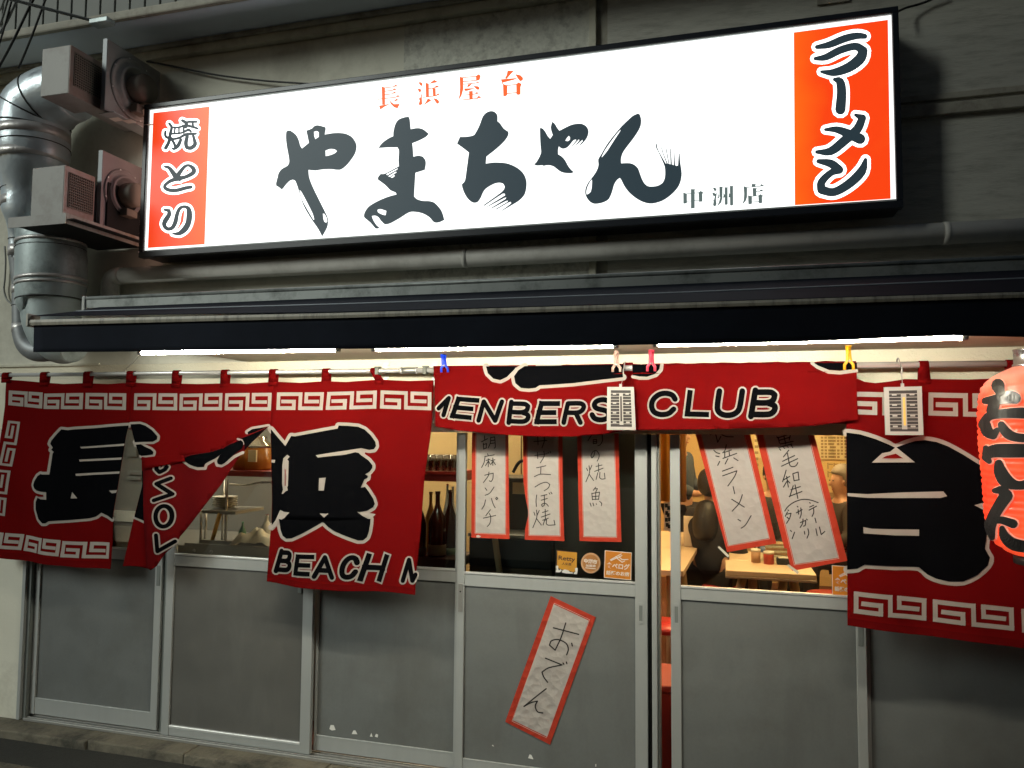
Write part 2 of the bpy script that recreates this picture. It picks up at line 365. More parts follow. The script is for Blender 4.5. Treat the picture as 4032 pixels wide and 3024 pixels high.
# ------------------------------------------------------------------ the building front
bld = thing('shop_building', 'weathered cream two storey shop front with overhanging upper floor', 'building', (-1.3, .1, 0))
XJ = P(70, 2818, 0).x          # left door jamb
TH = .16
x1, x2, x3 = P(1592, 200, 0).x, P(2332, 100, 0).x, P(2392, 100, 0).x
MB().box((XL, 0, -.1), (XJ, TH, Z_LINTEL+.02)).build('side_wall', 'wall_cream', bld)
MB().box((XL, 0, Z_LEDGE), (x1, TH, Z_SOFFIT)).build('upper_wall', 'wall_cream', bld)
MB().box((x1, -.004, Z_LEDGE), (x2, TH, Z_SOFFIT)).build('rough_wall', 'wall_rough', bld)
MB().box((x3, 0, Z_LEDGE), (XR, TH, Z_SOFFIT)).build('tiled_wall', 'wall_tile', bld)
MB().box((x2-.012, -.018, Z_LEDGE), (x2+.02, TH, Z_SOFFIT-.06)).build('joint_strip', 'trim_light', bld)
MB().box((x2+.02, .012, Z_LEDGE), (x3, TH, Z_SOFFIT)).build('joint_recess', 'trim', bld)
MB().box((XL, .002, Z_LINTEL+.02), (XR, TH, Z_LEDGE)).build('lintel_wall', 'lintel_plaster', bld)
MB().box((XL, -.010, Z_LEDGE-.002), (P(395, 1425, 0).x, -.0005, Z_LEDGE+.01)).build('wall_moulding', 'trim_light', bld)
XLD = P(560, 1392, -.80).x
MB().box((XLD, Y_LEDGE, Z_LEDGE), (XR, -.001, Z_LEDGE+.03), .004).build('ledge', 'ledge_paint', bld)
# brown grime patch above the left of the ledge
# upper mouldings under the soffit
MB().box((XL, -.045, Z_SOFFIT-.075), (XR, -.001, Z_SOFFIT-.005), .006).build('cornice', 'trim_light', bld)
MB().box((XL, -.07, Z_SOFFIT-.028), (XR, -.046, Z_SOFFIT-.004), .004).build('cornice_lip', 'trim', bld)
# wall band right of the sign
b0 = KP('z3', 1900, 660); b1 = KP('z3', 1900, 735)
MB().box((x3+.002, -.028, b1.z), (XR, -.001, b0.z), .004).build('wall_band', 'trim', bld)
MB().box((x3+.002, -.016, b0.z+.02), (XR, -.001, b0.z+.05), .004).build('wall_band', 'trim', bld)
t0, t1 = KP('z3', 870, -60), KP('z3', 1080, 12)
MB().box((t0.x, -.012, t1.z), (t1.x, -.001, Z_SOFFIT-.2)).build('wall_plate', 'trim', bld)
# overhang
YF = -.319
MB().box((XL, YF, Z_SOFFIT-.003), (XR, TH, Z_SOFFIT+.03)).build('soffit', 'soffit', bld)
MB().box((XL, YF-.03, Z_SOFFIT-.006), (XR, YF-.001, Z_SOFFIT+.045), .01).build('drip_edge', 'trim', bld)
MB().box((XL, YF+.012, Z_SOFFIT+.031), (XR, TH, Z_SOFFIT+1.2)).build('cladding_backing', 'gap_black', bld)
xa = P(*K('v1', 190, 300), YF-.01).x; xb = P(*K('v1', 1425, 120), YF-.01).x; bw = (xb-xa)/7
for k in range(-14, 36):
    x0 = xa+k*bw
    MB().box((x0+.006, YF-.008, Z_SOFFIT+.046), (x0+bw-.006, YF+.011, Z_SOFFIT+1.2), .003).build('cladding_board', 'cladding', bld)
# door surround
for nm, xa_, xb_, y0, y1, m in (('door_jamb', XJ, XJ+.022, -.012, .10, 'alu'), ('door_jamb', XJ+.024, XJ+.046, .006, .10, 'alu_dark')):
    MB().box((xa_, y0, -.025), (xb_, y1, Z_LINTEL+.019)).build(nm, m, bld)
XG0 = KP('c4', 575, 900, .0).x; XG1 = KP('c4', 655, 900, .0).x
MB().box((XG0+.006, .0, -.025), (XG1-.012, .11, Z_LINTEL+.019), .003).build('door_jamb', 'alu', bld)
MB().box((XG1-.011, .012, -.025), (XG1, .10, Z_LINTEL+.019), .002).build('door_jamb', 'alu_dark', bld)
MB().box((KP('c4', 540, 900, .05).x, .062, -.025), (XG0+.006, .11, Z_LINTEL+.019)).build('door_jamb', 'gap_black', bld)
for k, yy in enumerate((-.012, .016, .044, .072)):
    MB().box((XJ+.05, yy, -.026), (XR, yy+.011, -.012-.002*(k % 2)), .001).build('door_track', 'rail_steel', bld)

# ------------------------------------------------------------------ sliding doors
def door(label, xl, xr, y, sl, sr, zmid0, zmid1, zbot, handles=(), panel='door_panel', bead=False, zb=0.0):
    d = thing('sliding_door', label, 'door', ((xl+xr)/2, y, zb), 'aluminium sliding doors')
    zt = Z_LINTEL+.018; T = .028
    for a, b in ((xl, xl+sl), (xr-sr, xr)):
        MB().box((a, y, zb), (b, y+T, zt), .002).build('stile', 'alu', d)
    yi = y+.003
    MB().box((xl+sl, yi, zb), (xr-sr, yi+.02, zbot), .002).build('rail', 'alu', d)
    MB().box((xl+sl, yi, zmid0), (xr-sr, yi+.02, zmid1), .002).build('rail', 'alu', d)
    MB().box((xl+sl, yi-.004, zmid1-.006), (xr-sr, yi+.016, zmid1+.004), .001).build('glazing_bead', 'alu_bright', d)
    if bead: MB().box((xl+sl, yi-.003, zbot), (xr-sr, yi+.012, zbot+.012), .002).build('glazing_bead', 'alu_bright', d)
    else: MB().box((xl+sl, yi-.001, zbot-.003), (xr-sr, yi+.012, zbot+.005), .001).build('glazing_bead', 'alu', d)
    MB().box((xl+sl, y+.011, zbot), (xr-sr, y+.017, zmid0)).build('lower_panel', panel, d)
    MB().box((xl+sl, y+.012, zmid1), (xr-sr, y+.016, zt)).build('glass_pane', 'glass', d)
    for (hx, z0, z1, kind) in handles:
        if kind == 'pull':
            h = MB(); h.box((hx-.012, y-.003, z0), (hx+.012, y+.001, z0+.012)).box((hx-.012, y-.003, z1-.012), (hx+.012, y+.001, z1)).box((hx-.012, y-.003, z0+.012), (hx-.008, y+.001, z1-.012)).box((hx+.008, y-.003, z0+.012), (hx+.012, y+.001, z1-.012))
            ho = h.build('pull_handle', 'alu', d); MB().box((hx-.008, y-.0012, z0+.012), (hx+.008, y+.0005, z1-.012)).build('pull_recess', 'alu_dark', ho)
        else:
            ho = MB().box((hx-.011, y-.003, z0), (hx+.011, y+.001, z1), .001).build('lock_plate', 'alu_dark' if kind == 'dark' else 'rail_steel', d)
            if kind == 'lock': MB().lathe([(.004, 0), (.004, .002)], (hx, y-.0052, z1-.04), 10, 'y').build('keyhole', 'gap_black', ho)
    return d
zz = lambda c, x, y, yy=.03: P(*K(c, x, y), yy).z
xx = lambda c, x, y, yy=.03: P(*K(c, x, y), yy).x
XA0 = XJ+.05; XAB = xx('c1', 1128, 700); XB0 = xx('c1', 1172, 700); XB1 = xx('c2', 1305, 900, .02)
XC0 = XB1+.004; XCD = xx('c3', 1264, 500); XD0 = XCD-.055; XD1 = xx('c4', 549, 900)
XE0 = xx('c4', 750, 900); XE1 = xx('c6', 490, 800)
door('sliding door beside the cream side wall, dusty grey lower panel', XA0, XAB, .03, .036, .045, zz('b', 1030, 1425), zz('b', 1030, 1322), zz('c1', 600, 1215), [(XAB-.021, zz('c1', 1100, 370), zz('c1', 1100, 225), 'dark'), (XA0+.012, zz('c1', 220, 260), zz('c1', 220, 200), 'dark')])
MB().box((XAB+.003, .045, -.024), (XB0-.003, .09, Z_LINTEL+.018)).build('door_jamb', 'alu_dark', bld)
door('sliding door with darker smoked lower pane and bright bead', XB0, XB1, .018, .050, .060, zz('c2', 700, 250), zz('c2', 700, 165), zz('c2', 700, 1420), [(XB1-.08, zz('c2', 1200, 415), zz('c2', 1200, 330), 'dark')], panel='door_panel_dark', bead=True, zb=-.012)
door('sliding door with scraped paint flecks under sake bottles', XC0, XCD-.040, .052, .012, .02, zz('c3', 1050, 180, .05), zz('c3', 1050, 80, .05), zz('c3', 600, 1475, .05), [])
dD = door('sliding door carrying three menu strips and the tilted strip', XCD-.042, XD1, .030, .040, .058, zz('c3', 1450, 228), zz('c3', 1450, 120), .062, [(XCD-.021, zz('c3', 1230, 420), zz('c3', 1230, 195), 'lock'), (XD1-.031, zz('c5', 500, 355), zz('c5', 500, 168), 'pull')], zb=-.012)
dE = door('sliding door slightly open, two slanted menu strips on glass', XE0, XE1, .030, .046, .040, zz('z9', 600, 610), zz('z9', 600, 520), .062, [(XE0+.026, zz('c5', 838, 372), zz('c5', 838, 178), 'pull'), (XE1-.022, zz('c6', 440, 560), zz('c6', 440, 380), 'dark')], zb=-.012)
door('sliding door at the lantern end behind the right curtain', XE1+.004, XE1+.95, .055, .014, .05, .93, .99, .062, [], zb=-.012)
# paint flecks on the door panels
fl = MB()
def fleck(c, pts, y):
    fl.tris([[P(*K(c, p), y) for p in pts]])
for pts in ([(195, 1350), (205, 1318), (230, 1320), (245, 1358), (215, 1362)], [(372, 1390), (385, 1362), (400, 1360), (418, 1392)], [(516, 1410), (528, 1380), (538, 1412)], [(555, 1410), (565, 1388), (582, 1395), (578, 1418)]): fleck('c3', pts, .0615)
fl.build('paint_fleck', mat('fleck_white', (.7, .7, .66), .8), [o for o in bpy.data.objects if o.get('label', '').startswith('sliding door with scraped')][0])
fl = MB()
for pts in ([(1210, 1595), (1220, 1570), (1232, 1575), (1245, 1603)], [(975, 1515), (982, 1508), (990, 1520)], [(1645, 1635), (1652, 1632), (1652, 1650), (1646, 1650)]): fleck('z8', pts, .0395)
fl.build('paint_fleck', 'fleck_white', dD)

# ------------------------------------------------------------------ lit signboard
c_ = [P(590, 431, Y_SIGN), P(3513, 55, Y_SIGN), P(566, 993, Y_SIGN), P(3523, 793, Y_SIGN)]
sx0 = (c_[0].x+c_[2].x)/2; sx1 = (c_[1].x+c_[3].x)/2; sz0 = (c_[2].z+c_[3].z)/2; sz1 = (c_[0].z+c_[1].z)/2
sg = thing('signboard', 'long backlit white signboard with brush lettering and two red end panels', 'sign', ((sx0+sx1)/2, -.15, sz0))
FW = .026
MB().box((sx0-FW+.004, Y_SIGN+.004, sz0-FW+.004), (sx1+FW-.004, -.03, sz1+FW-.004)).build('sign_case', 'sign_black', sg)
fr = MB()
for a, b in (((sx0-FW, Y_SIGN-.014, sz1), (sx1+FW, Y_SIGN+.03, sz1+FW)), ((sx0-FW, Y_SIGN-.014, sz0-FW-.006), (sx1+FW, Y_SIGN+.03, sz0)), ((sx0-FW, Y_SIGN-.014, sz0), (sx0, Y_SIGN+.03, sz1)), ((sx1, Y_SIGN-.014, sz0), (sx1+FW, Y_SIGN+.03, sz1))): fr.box(a, b, .003)
fr.build('sign_frame', 'sign_black', sg)
emat('sign_white', (.97, 1.0, .985), 1.5, (.6, .6, .6))
MB().face([(sx0, Y_SIGN, sz0), (sx1, Y_SIGN, sz0), (sx1, Y_SIGN, sz1), (sx0, Y_SIGN, sz1)]).build('sign_face', 'sign_white', sg)
emat('fan_fill_glow', (1.0, .60, .50), .9, (.6, .6, .6))  # hidden glowing side panel, added to light the exhaust fans
MB().box((sx0-FW-.002, Y_SIGN-.010, sz0), (sx0-FW-.0005, -.05, sz1)).build('fan_fill_glow', 'fan_fill_glow', sg)
tr = MB()
for a, b in (((sx0, Y_SIGN-.010, sz0), (sx0+.008, Y_SIGN-.001, sz1)), ((sx0+.0085, Y_SIGN-.010, sz0), (sx1, Y_SIGN-.001, sz0+.007)), ((sx0+.0085, Y_SIGN-.010, sz1-.006), (sx1, Y_SIGN-.001, sz1))): tr.box(a, b)
tr.build('inner_trim', mat('sign_trim', (.5, .53, .52), .5), sg)
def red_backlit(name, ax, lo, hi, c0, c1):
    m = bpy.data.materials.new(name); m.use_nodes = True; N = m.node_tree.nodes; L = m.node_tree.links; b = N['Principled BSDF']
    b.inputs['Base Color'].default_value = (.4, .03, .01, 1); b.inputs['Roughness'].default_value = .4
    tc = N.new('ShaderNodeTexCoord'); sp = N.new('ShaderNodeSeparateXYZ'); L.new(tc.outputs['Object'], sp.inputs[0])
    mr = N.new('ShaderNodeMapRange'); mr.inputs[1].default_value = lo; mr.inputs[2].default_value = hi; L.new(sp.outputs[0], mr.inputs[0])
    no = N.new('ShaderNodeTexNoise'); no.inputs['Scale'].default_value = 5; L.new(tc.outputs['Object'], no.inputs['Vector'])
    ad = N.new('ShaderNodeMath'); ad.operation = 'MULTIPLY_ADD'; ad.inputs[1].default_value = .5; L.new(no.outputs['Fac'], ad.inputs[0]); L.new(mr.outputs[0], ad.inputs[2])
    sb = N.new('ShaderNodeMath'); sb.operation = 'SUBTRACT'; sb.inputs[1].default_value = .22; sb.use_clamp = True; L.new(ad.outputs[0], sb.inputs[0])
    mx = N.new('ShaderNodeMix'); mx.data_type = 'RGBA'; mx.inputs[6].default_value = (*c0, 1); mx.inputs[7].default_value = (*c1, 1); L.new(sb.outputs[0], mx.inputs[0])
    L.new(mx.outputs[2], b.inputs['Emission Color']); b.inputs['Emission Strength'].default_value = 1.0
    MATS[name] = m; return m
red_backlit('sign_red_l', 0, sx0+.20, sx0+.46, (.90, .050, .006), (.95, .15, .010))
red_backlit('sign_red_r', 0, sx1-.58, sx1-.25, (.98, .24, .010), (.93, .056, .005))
SM = plane_map(Y_SIGN)
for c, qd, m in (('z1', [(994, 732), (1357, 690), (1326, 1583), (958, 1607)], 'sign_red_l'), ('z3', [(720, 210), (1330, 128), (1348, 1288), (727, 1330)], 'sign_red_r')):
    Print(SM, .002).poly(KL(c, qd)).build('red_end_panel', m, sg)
emat('sign_ink', (.020, .036, .046), 1.0, (.02, .025, .03)); emat('sign_ink_soft', (.11, .15, .145), 1.0, (.03, .03, .03)); emat('sign_orange', (.93, .125, .02), 1.0, (.3, .05, .01)); emat('sign_outline', (1, 1, .98), 2.2, (.6, .6, .6))
# the big brush characters
YA = [(215,185),(240,176),(265,182),(320,225),(350,285),(365,340),(385,372),(460,310),(432,178),(490,155),(520,128),(560,120),(640,140),(642,165),(632,220),(720,205),(800,203),(870,215),(930,250),(970,310),(978,360),(965,420),(930,480),(870,555),(810,600),(760,604),(700,597),(610,600),(530,612),(455,605),(462,680),(495,775),(560,910),(640,1070),(665,1130),(668,1180),(655,1240),(605,1330),(570,1265),(545,1225),(480,1130),(400,990),(355,850),(330,770),(310,725),(285,712),(250,725),(210,765),(180,805),(160,818),(135,795),(105,780),(102,750),(120,680),(130,640),(165,595),(225,560),(245,520),(240,460),(225,380),(212,290),(210,220)]
YAH = [[(515,190),(545,182),(567,195),(568,245),(530,270),(518,235)],[(640,395),(690,378),(740,382),(765,400),(740,425),(690,445),(642,455)],[(357,825),(375,840),(430,940),(500,1080),(518,1145),(510,1150),(450,1050),(385,930)],[(612,1080),(630,1085),(652,1125),(660,1165),(648,1180),(630,1172),(618,1140)]]
MA = [(1440,55),(1520,28),(1548,28),(1558,60),(1568,162),(1640,150),(1700,162),(1745,195),(1765,212),(1735,245),(1660,285),(1585,315),(1592,380),(1597,462),(1650,450),(1700,460),(1728,500),(1732,545),(1722,605),(1620,637),(1612,760),(1605,895),(1640,925),(1700,942),(1770,945),(1830,965),(1890,1030),(1915,1080),(1935,1150),(1890,1172),(1850,1180),(1815,1170),(1770,1120),(1700,1080),(1620,1063),(1550,1068),(1450,1130),(1350,1185),(1300,1198),(1275,1190),(1245,1160),(1215,1120),(1180,1103),(1145,1108),(1160,1150),(1195,1205),(1232,1237),(1205,1245),(1180,1238),(1130,1180),(1065,1125),(1060,1090),(1085,1035),(1130,990),(1230,935),(1330,895),(1415,872),(1400,850),(1345,825),(1290,770),(1210,710),(1212,685),(1240,650),(1290,645),(1440,565),(1435,500),(1440,400),(1425,360),(1330,360),(1215,367),(1260,310),(1330,260),(1378,238),(1380,190),(1400,110)]
MAH = [[(1207,1040),(1240,1032),(1303,1052),(1295,1098),(1270,1095),(1225,1075),(1208,1058)],[(1300,652),(1428,586),(1424,600),(1312,664)],[(1322,674),(1405,624),(1416,632),(1340,682)],[(1348,688),(1388,660),(1395,672),(1370,690)]]
CHI = [(225,512),(320,510),(420,490),(460,440),(510,340),(550,230),(590,175),(640,145),(690,138),(735,155),(768,200),(770,285),(810,320),(860,390),(925,435),(930,470),(910,520),(860,585),(760,680),(610,798),(605,850),(600,900),(700,885),(800,885),(900,895),(1000,930),(1090,985),(1150,1050),(1185,1130),(1192,1210),(1180,1300),(1150,1370),(1080,1440),(1000,1490),(840,1585),(830,1580),(900,1530),(970,1475),(960,1455),(920,1470),(745,1572),(738,1562),(915,1455),(920,1435),(880,1450),(680,1555),(672,1548),(890,1410),(895,1390),(860,1405),(622,1530),(618,1522),(880,1360),(875,1335),(840,1340),(575,1515),(565,1505),(820,1320),(865,1270),(875,1230),(850,1190),(800,1178),(730,1190),(650,1230),(590,1275),(555,1330),(530,1390),(490,1450),(450,1468),(400,1460),(340,1410),(290,1330),(260,1250),(252,1200),(290,1160),(305,1110),(320,1000),(340,850),(355,740),(280,680),(182,610)]
YAS = [(1385,383),(1420,388),(1460,430),(1500,500),(1535,540),(1572,485),(1550,420),(1545,360),(1565,292),(1600,320),(1640,385),(1670,422),(1760,375),(1850,335),(1940,320),(2000,325),(2060,360),(2090,420),(2085,480),(2060,540),(2010,600),(1950,655),(1985,600),(2008,575),(2003,555),(1880,665),(1960,560),(1950,550),(1830,672),(1822,675),(1915,560),(1905,550),(1870,565),(1800,650),(1750,680),(1700,680),(1660,650),(1650,700),(1650,765),(1700,795),(1750,850),(1800,940),(1850,1000),(1882,1020),(1850,1037),(1800,1040),(1720,1030),(1660,1000),(1590,945),(1530,925),(1480,925),(1440,933),(1420,925),(1340,928),(1300,912),(1340,870),(1400,750),(1395,650),(1388,520)]
YASH = [[(1805,498),(1822,520),(1820,555),(1790,575),(1755,568),(1770,540)]]
NN = [(1395,178),(1460,148),(1480,158),(1495,200),(1500,250),(1490,310),(1455,380),(1390,475),(1320,565),(1270,640),(1250,710),(1250,768),(1310,765),(1370,768),(1420,790),(1460,830),(1480,880),(1505,950),(1535,1010),(1580,1050),(1640,1057),(1710,1045),(1765,1010),(1790,960),(1798,900),(1795,830),(1780,775),(1720,640),(1685,570),(1690,518),(1700,520),(1700,570),(1730,640),(1805,770),(1815,770),(1760,620),(1750,567),(1758,567),(1775,640),(1830,770),(1840,775),(1805,585),(1813,583),(1850,775),(1865,780),(1860,585),(1868,585),(1882,780),(1905,790),(1905,620),(1912,622),(1922,785),(1935,800),(1958,795),(1968,645),(1978,648),(1985,750),(2000,850),(2003,920),(1985,1010),(1940,1090),(1860,1170),(1760,1235),(1640,1268),(1540,1255),(1440,1205),(1350,1130),(1290,1050),(1255,980),(1235,950),(1200,975),(1165,1030),(1145,1100),(1120,1170),(1085,1225),(1010,1260),(930,1272),(880,1258),(835,1215),(805,1150),(808,1080),(840,1010),(900,930),(945,860),(968,790),(965,720),(1000,660),(1090,510),(1240,325),(1320,245)]
NNH = [[(1243,350),(1240,365),(1170,470),(1080,610),(1012,693),(1008,688),(1040,620),(1110,515),(1200,395)],[(885,968),(888,1000),(882,1080),(865,1130),(822,1158),(818,1120),(832,1060),(862,1000)]]
for c, o_, h_ in (('y1', YA, YAH), ('y1', MA, MAH), ('y2', CHI, []), ('y2', YAS, YASH), ('y3', NN, NNH)):
    Print(SM, .002).poly(KL(c, o_), [KL(c, h) for h in h_], n=3, corner=42).build('brush_character', 'sign_ink', sg)
# small orange and grey mincho characters
pr = Print(SM, .002)
for pl in ([(172,292),(215,308),(215,527),(178,530)],[(138,540),(215,527),(285,515),(215,550),(152,592)],[(318,297),(348,270),(390,293)],[(300,343),(335,316),(367,338)],[(305,385),(333,360),(370,382)],[(345,432),(380,402),(410,425)],[(268,448),(290,490),(330,520),(405,517),(375,575),(330,560),(290,520),(272,480)],[(318,490),(360,450),(392,468)],
  [(640,238),(680,240),(697,262),(685,290),(665,280)],[(627,320),(670,325),(680,350),(660,375),(645,355)],[(705,325),(685,420),(692,520),(660,538),(645,520),(660,470),(640,450),(665,440)],[(733,245),(775,258),(778,425),(740,430)],[(775,262),(845,208),(893,238)],[(830,315),(880,278),(912,303)],[(822,320),(862,315),(865,415),(830,420)],[(865,405),(895,378),(918,405)],[(762,448),(812,468),(775,495),(705,535),(740,490)],[(830,442),(880,455),(908,480),(905,510),(880,517),(860,490)],
  [(1170,170),(1217,178),(1217,330),(1195,410),(1152,475),(1170,400),(1175,300)],[(1378,160),(1412,137),(1440,155),(1428,205),(1410,218),(1382,215)],[(1372,250),(1400,228),(1430,245)],[(1275,270),(1330,258),(1300,290),(1265,308)],[(1228,320),(1380,315),(1260,352),(1235,350)],[(1345,285),(1405,292),(1427,310),(1420,335),(1390,335)],[(1290,355),(1338,350),(1338,455),(1295,460)],[(1365,392),(1390,362),(1420,385)],[(1385,448),(1415,410),(1450,440)],
  [(1785,90),(1868,95),(1830,130),(1775,195),(1750,190),(1772,150)],[(1697,203),(1780,195),(1920,185),(1860,210),(1715,248)],[(1880,135),(1950,150),(1983,185),(1978,215),(1945,228),(1925,205)],[(1725,262),(1782,280),(1780,405),(1755,420),(1730,418)],[(1895,265),(1925,240),(1965,262),(1950,300),(1950,395),(1920,403),(1898,395)]): pr.mark().poly(KL('t4', pl))
for a, b in (((215,312),(330,297)),((215,355),(310,343)),((215,400),(310,387)),((125,457),(350,432)),((778,322),(840,312)),((705,433),(880,412)),((1217,180),(1385,163)),((1217,232),(1390,215)),((1225,265),(1375,250)),((1228,405),(1380,390)),((1205,467),(1400,447)),((1782,282),(1895,268)),((1782,385),(1898,372)),((1710,248),(1730,265))): pr.mark().stroke(KL('t4', [a, b]), 3.2, rnd=False)
pr.build('orange_lettering', 'sign_orange', sg)
pr = Print(SM, .002)
for pl in ([(222,318),(303,348),(303,555),(225,565)],[(388,245),(490,248),(472,268),(472,660),(390,672)],[(555,322),(602,283),(662,322),(640,350),(640,518),(565,525)],[(865,212),(920,215),(950,250),(935,285),(905,290),(885,255)],[(850,318),(900,330),(935,350),(960,290),(950,370),(935,460),(948,570),(930,615),(890,620),(870,590),(885,510),(855,495),(890,490),(910,400),(875,395)],[(1008,190),(1092,195),(1078,215),(1075,440),(1050,540),(950,630),(1000,530),(1025,430),(1012,390)],[(960,440),(985,410),(980,325),(1010,400),(1000,440),(975,455)],[(1125,205),(1203,208),(1188,225),(1190,575),(1160,592),(1128,585)],[(1088,430),(1100,385),(1092,312),(1125,370),(1130,420),(1105,440)],[(1237,175),(1325,178),(1307,200),(1310,590),(1280,606),(1242,600)],[(1205,420),(1218,370),(1207,312),(1245,360),(1240,420),(1220,435)],
  [(1535,180),(1615,208),(1612,420),(1585,500),(1507,588),(1540,480),(1548,350)],[(1712,132),(1812,135),(1795,155),(1795,190),(1715,195)],[(1885,187),(1928,135),(1992,180)],[(1732,222),(1835,225),(1815,245),(1815,390),(1740,395)],[(1870,298),(1915,248),(1980,292)],[(1633,380),(1720,402),(1718,565),(1680,577),(1640,570)],[(1858,388),(1898,355),(1962,388),(1940,420),(1942,545),(1905,557),(1865,550)]): pr.mark().poly(KL('t5', pl))
for a, b in (((303,347),(390,343)),((472,332),(565,325)),((303,510),(390,505)),((472,495),(565,488)),((1615,208),(1900,185)),((1815,303),(1880,297)),((1720,403),(1865,392)),((1720,527),(1865,517))): pr.mark().stroke(KL('t5', [a, b]), 2.6, rnd=False)
pr.build('grey_lettering', 'sign_ink_soft', sg)
# end panel characters: dark strokes with a wide white border
YAKI = [[(505,655,55),(500,730,55),(540,780,60),(650,800,50)],[(590,480,60),(640,560,60),(610,700,70),(580,880,75),(510,1010,80)],[(620,800,55),(690,900,60),(720,980,60)],[(840,830,70),(780,960,85),(690,1030,60),(650,1010,30)],[(870,410,60),(960,470,80),(950,560,60)],[(1000,440,55),(1180,440,50)],[(680,560,45),(800,560,45),(950,520,60),(1130,560,55),(1200,585,50)],[(1100,480,50),(1110,560,50)],[(640,700,45),(850,685,45),(1000,615,60),(1060,650,50)],[(660,820,50),(800,790,55),(950,715,65),(1170,700,50)],[(980,760,80),(950,900,90),(970,1000,80),(1060,1010,90),(1150,930,90),(1130,820,70),(1110,740,60)],[(715,560,40),(700,700,36)],[(800,560,40),(800,690,36)],[(905,540,45),(900,680,40)]]
TO = [[(420,30,40),(500,50,65),(580,150,90),(640,230,100),(700,280,50)],[(640,230,90),(700,140,80),(790,30,60),(870,5,50),(950,60,80),(960,130,85),(880,190,75),(780,230,70),(680,250,90),(540,290,70),(430,370,60),(430,430,70),(520,470,70),(650,470,72),(800,430,70),(910,410,65)]]
RI = [[(420,835,45),(500,850,65),(500,930,85),(430,1040,95),(410,1120,80),(470,1190,70),(560,1170,75),(620,1060,85),(650,920,75),(700,810,65),(780,775,55),(860,810,80),(880,920,110),(860,1080,110),(790,1200,110),(690,1275,80),(570,1280,30)]]
RAM = [[(870,305,28),(950,290,45),(1050,250,50),(1130,232,45),(1180,235,35)],[(860,380,25),(930,370,45),(1020,325,50),(1120,300,50),(1170,330,60),(1150,380,70),(1080,435,65),(980,470,50),(900,465,20)],[(985,515,25),(1020,530,55),(1030,600,62),(1022,710,68)],[(1120,745,20),(1165,765,50),(1130,840,60),(1050,910,62),(960,980,55),(870,985,25)],[(925,840,20),(1000,840,45),(1080,870,62),(1150,900,70)],[(880,1045,30),(960,1060,55),(1015,1100,55),(960,1120,45),(900,1180,52),(900,1230,58),(980,1245,55),(1080,1190,60),(1160,1110,60),(1185,1035,25)]]
for nm, c, sts, ol in (('yaki', 't6', YAKI, 95), ('to', 't7', TO, 88), ('ri', 't7', RI, 88), ('ramen', 'z3', RAM, 44)):
    pb = Print(SM, .0045); pw = Print(SM, .003)
    for st in sts: pb.mark(); pw.mark(); pb.curve(K3(c, st), None); pw.curve(K3(c, [(x, y, w_+ol) for x, y, w_ in st]), None)
    wo_ = pw.build('white_outline', 'sign_outline', sg); pb.build('panel_character', 'sign_ink', sg)

# ------------------------------------------------------------------ drain pipe
pp = thing('drain_pipe', 'grey plastic drain pipe running along the wall under the signboard', 'pipe', (-3, -.06, 2.5))
YP = -.07
pa = P(465, 1087, YP); pb_ = P(4032, 903, YP); dirp = (pb_-pa); pe = pb_+dirp.normalized()*1.0
MB().tube([pa, pe], .047, 20).build('pipe_run', 'pvc', pp)
pc = P(403, 1085, YP); pd_ = P(403, 1175, YP); el = []
for k in range(9):
    t = k/8*math.pi/2; el.append(Vector((pc.x+.045-.09*math.sin(t)*.5-.0, YP, pa.z-.045+.045*math.cos(t))) if False else (pa+Vector((-.05*math.sin(t), 0, -.05*(1-math.cos(t)))) ))
MB().tube([pa+Vector((.03, 0, 0))]+el+[el[-1]+Vector((0, 0, -.13))], .050, 20).build('elbow', 'pvc', pp)
for cx in ((1835, 1025), (470, 1087), (3723, 918)):
    q = P(*cx, YP); t = (q.x-pa.x)/(pb_.x-pa.x); q = pa+dirp*t
    MB().tube([q-dirp.normalized()*.012, q+dirp.normalized()*.012], .0495, 20).build('coupling', 'pvc', pp)

# ------------------------------------------------------------------ awning
aw = thing('awning', 'retracted black awning with dirty pale front bar and hanging valance', 'awning', (-1, -.25, Z_LEDGE+.1))
def line(pts, y): return [P(*p, y) for p in pts]
YH = -.60
ht = [P(340, 1175, YH), P(3964, 1017, YH)]; hb = [P(340, 1213, YH), P(3964, 1066, YH)]
d_ = (ht[1]-ht[0]); ht[1] = ht[1]+d_*.25; d_ = (hb[1]-hb[0]); hb[1] = hb[1]+d_*.25
a0, a1, b0_, b1_ = ht[0], ht[1], hb[0], hb[1]
bk = lambda p, dz=.03: Vector((p.x, -.002, p.z+dz))
MB().hexa([b0_, b1_, bk(b1_, 0), bk(b0_, 0), a0, a1, bk(a1), bk(a0)]).build('hood', 'hood_metal', aw)
MB().tube([a0+Vector((.0, .004, 0)), a1+Vector((0, .004, 0))], .010, 10).build('hood_lip', 'hood_metal', aw)
MB().box((a0.x-.022, YH-.008, b0_.z-.035), (a0.x-.002, -.05, a0.z+.012), .006).build('hood_bracket', mat('white_plastic', (.55, .57, .54), .5, dirt=(.3, .3, .27), dscale=8), aw)
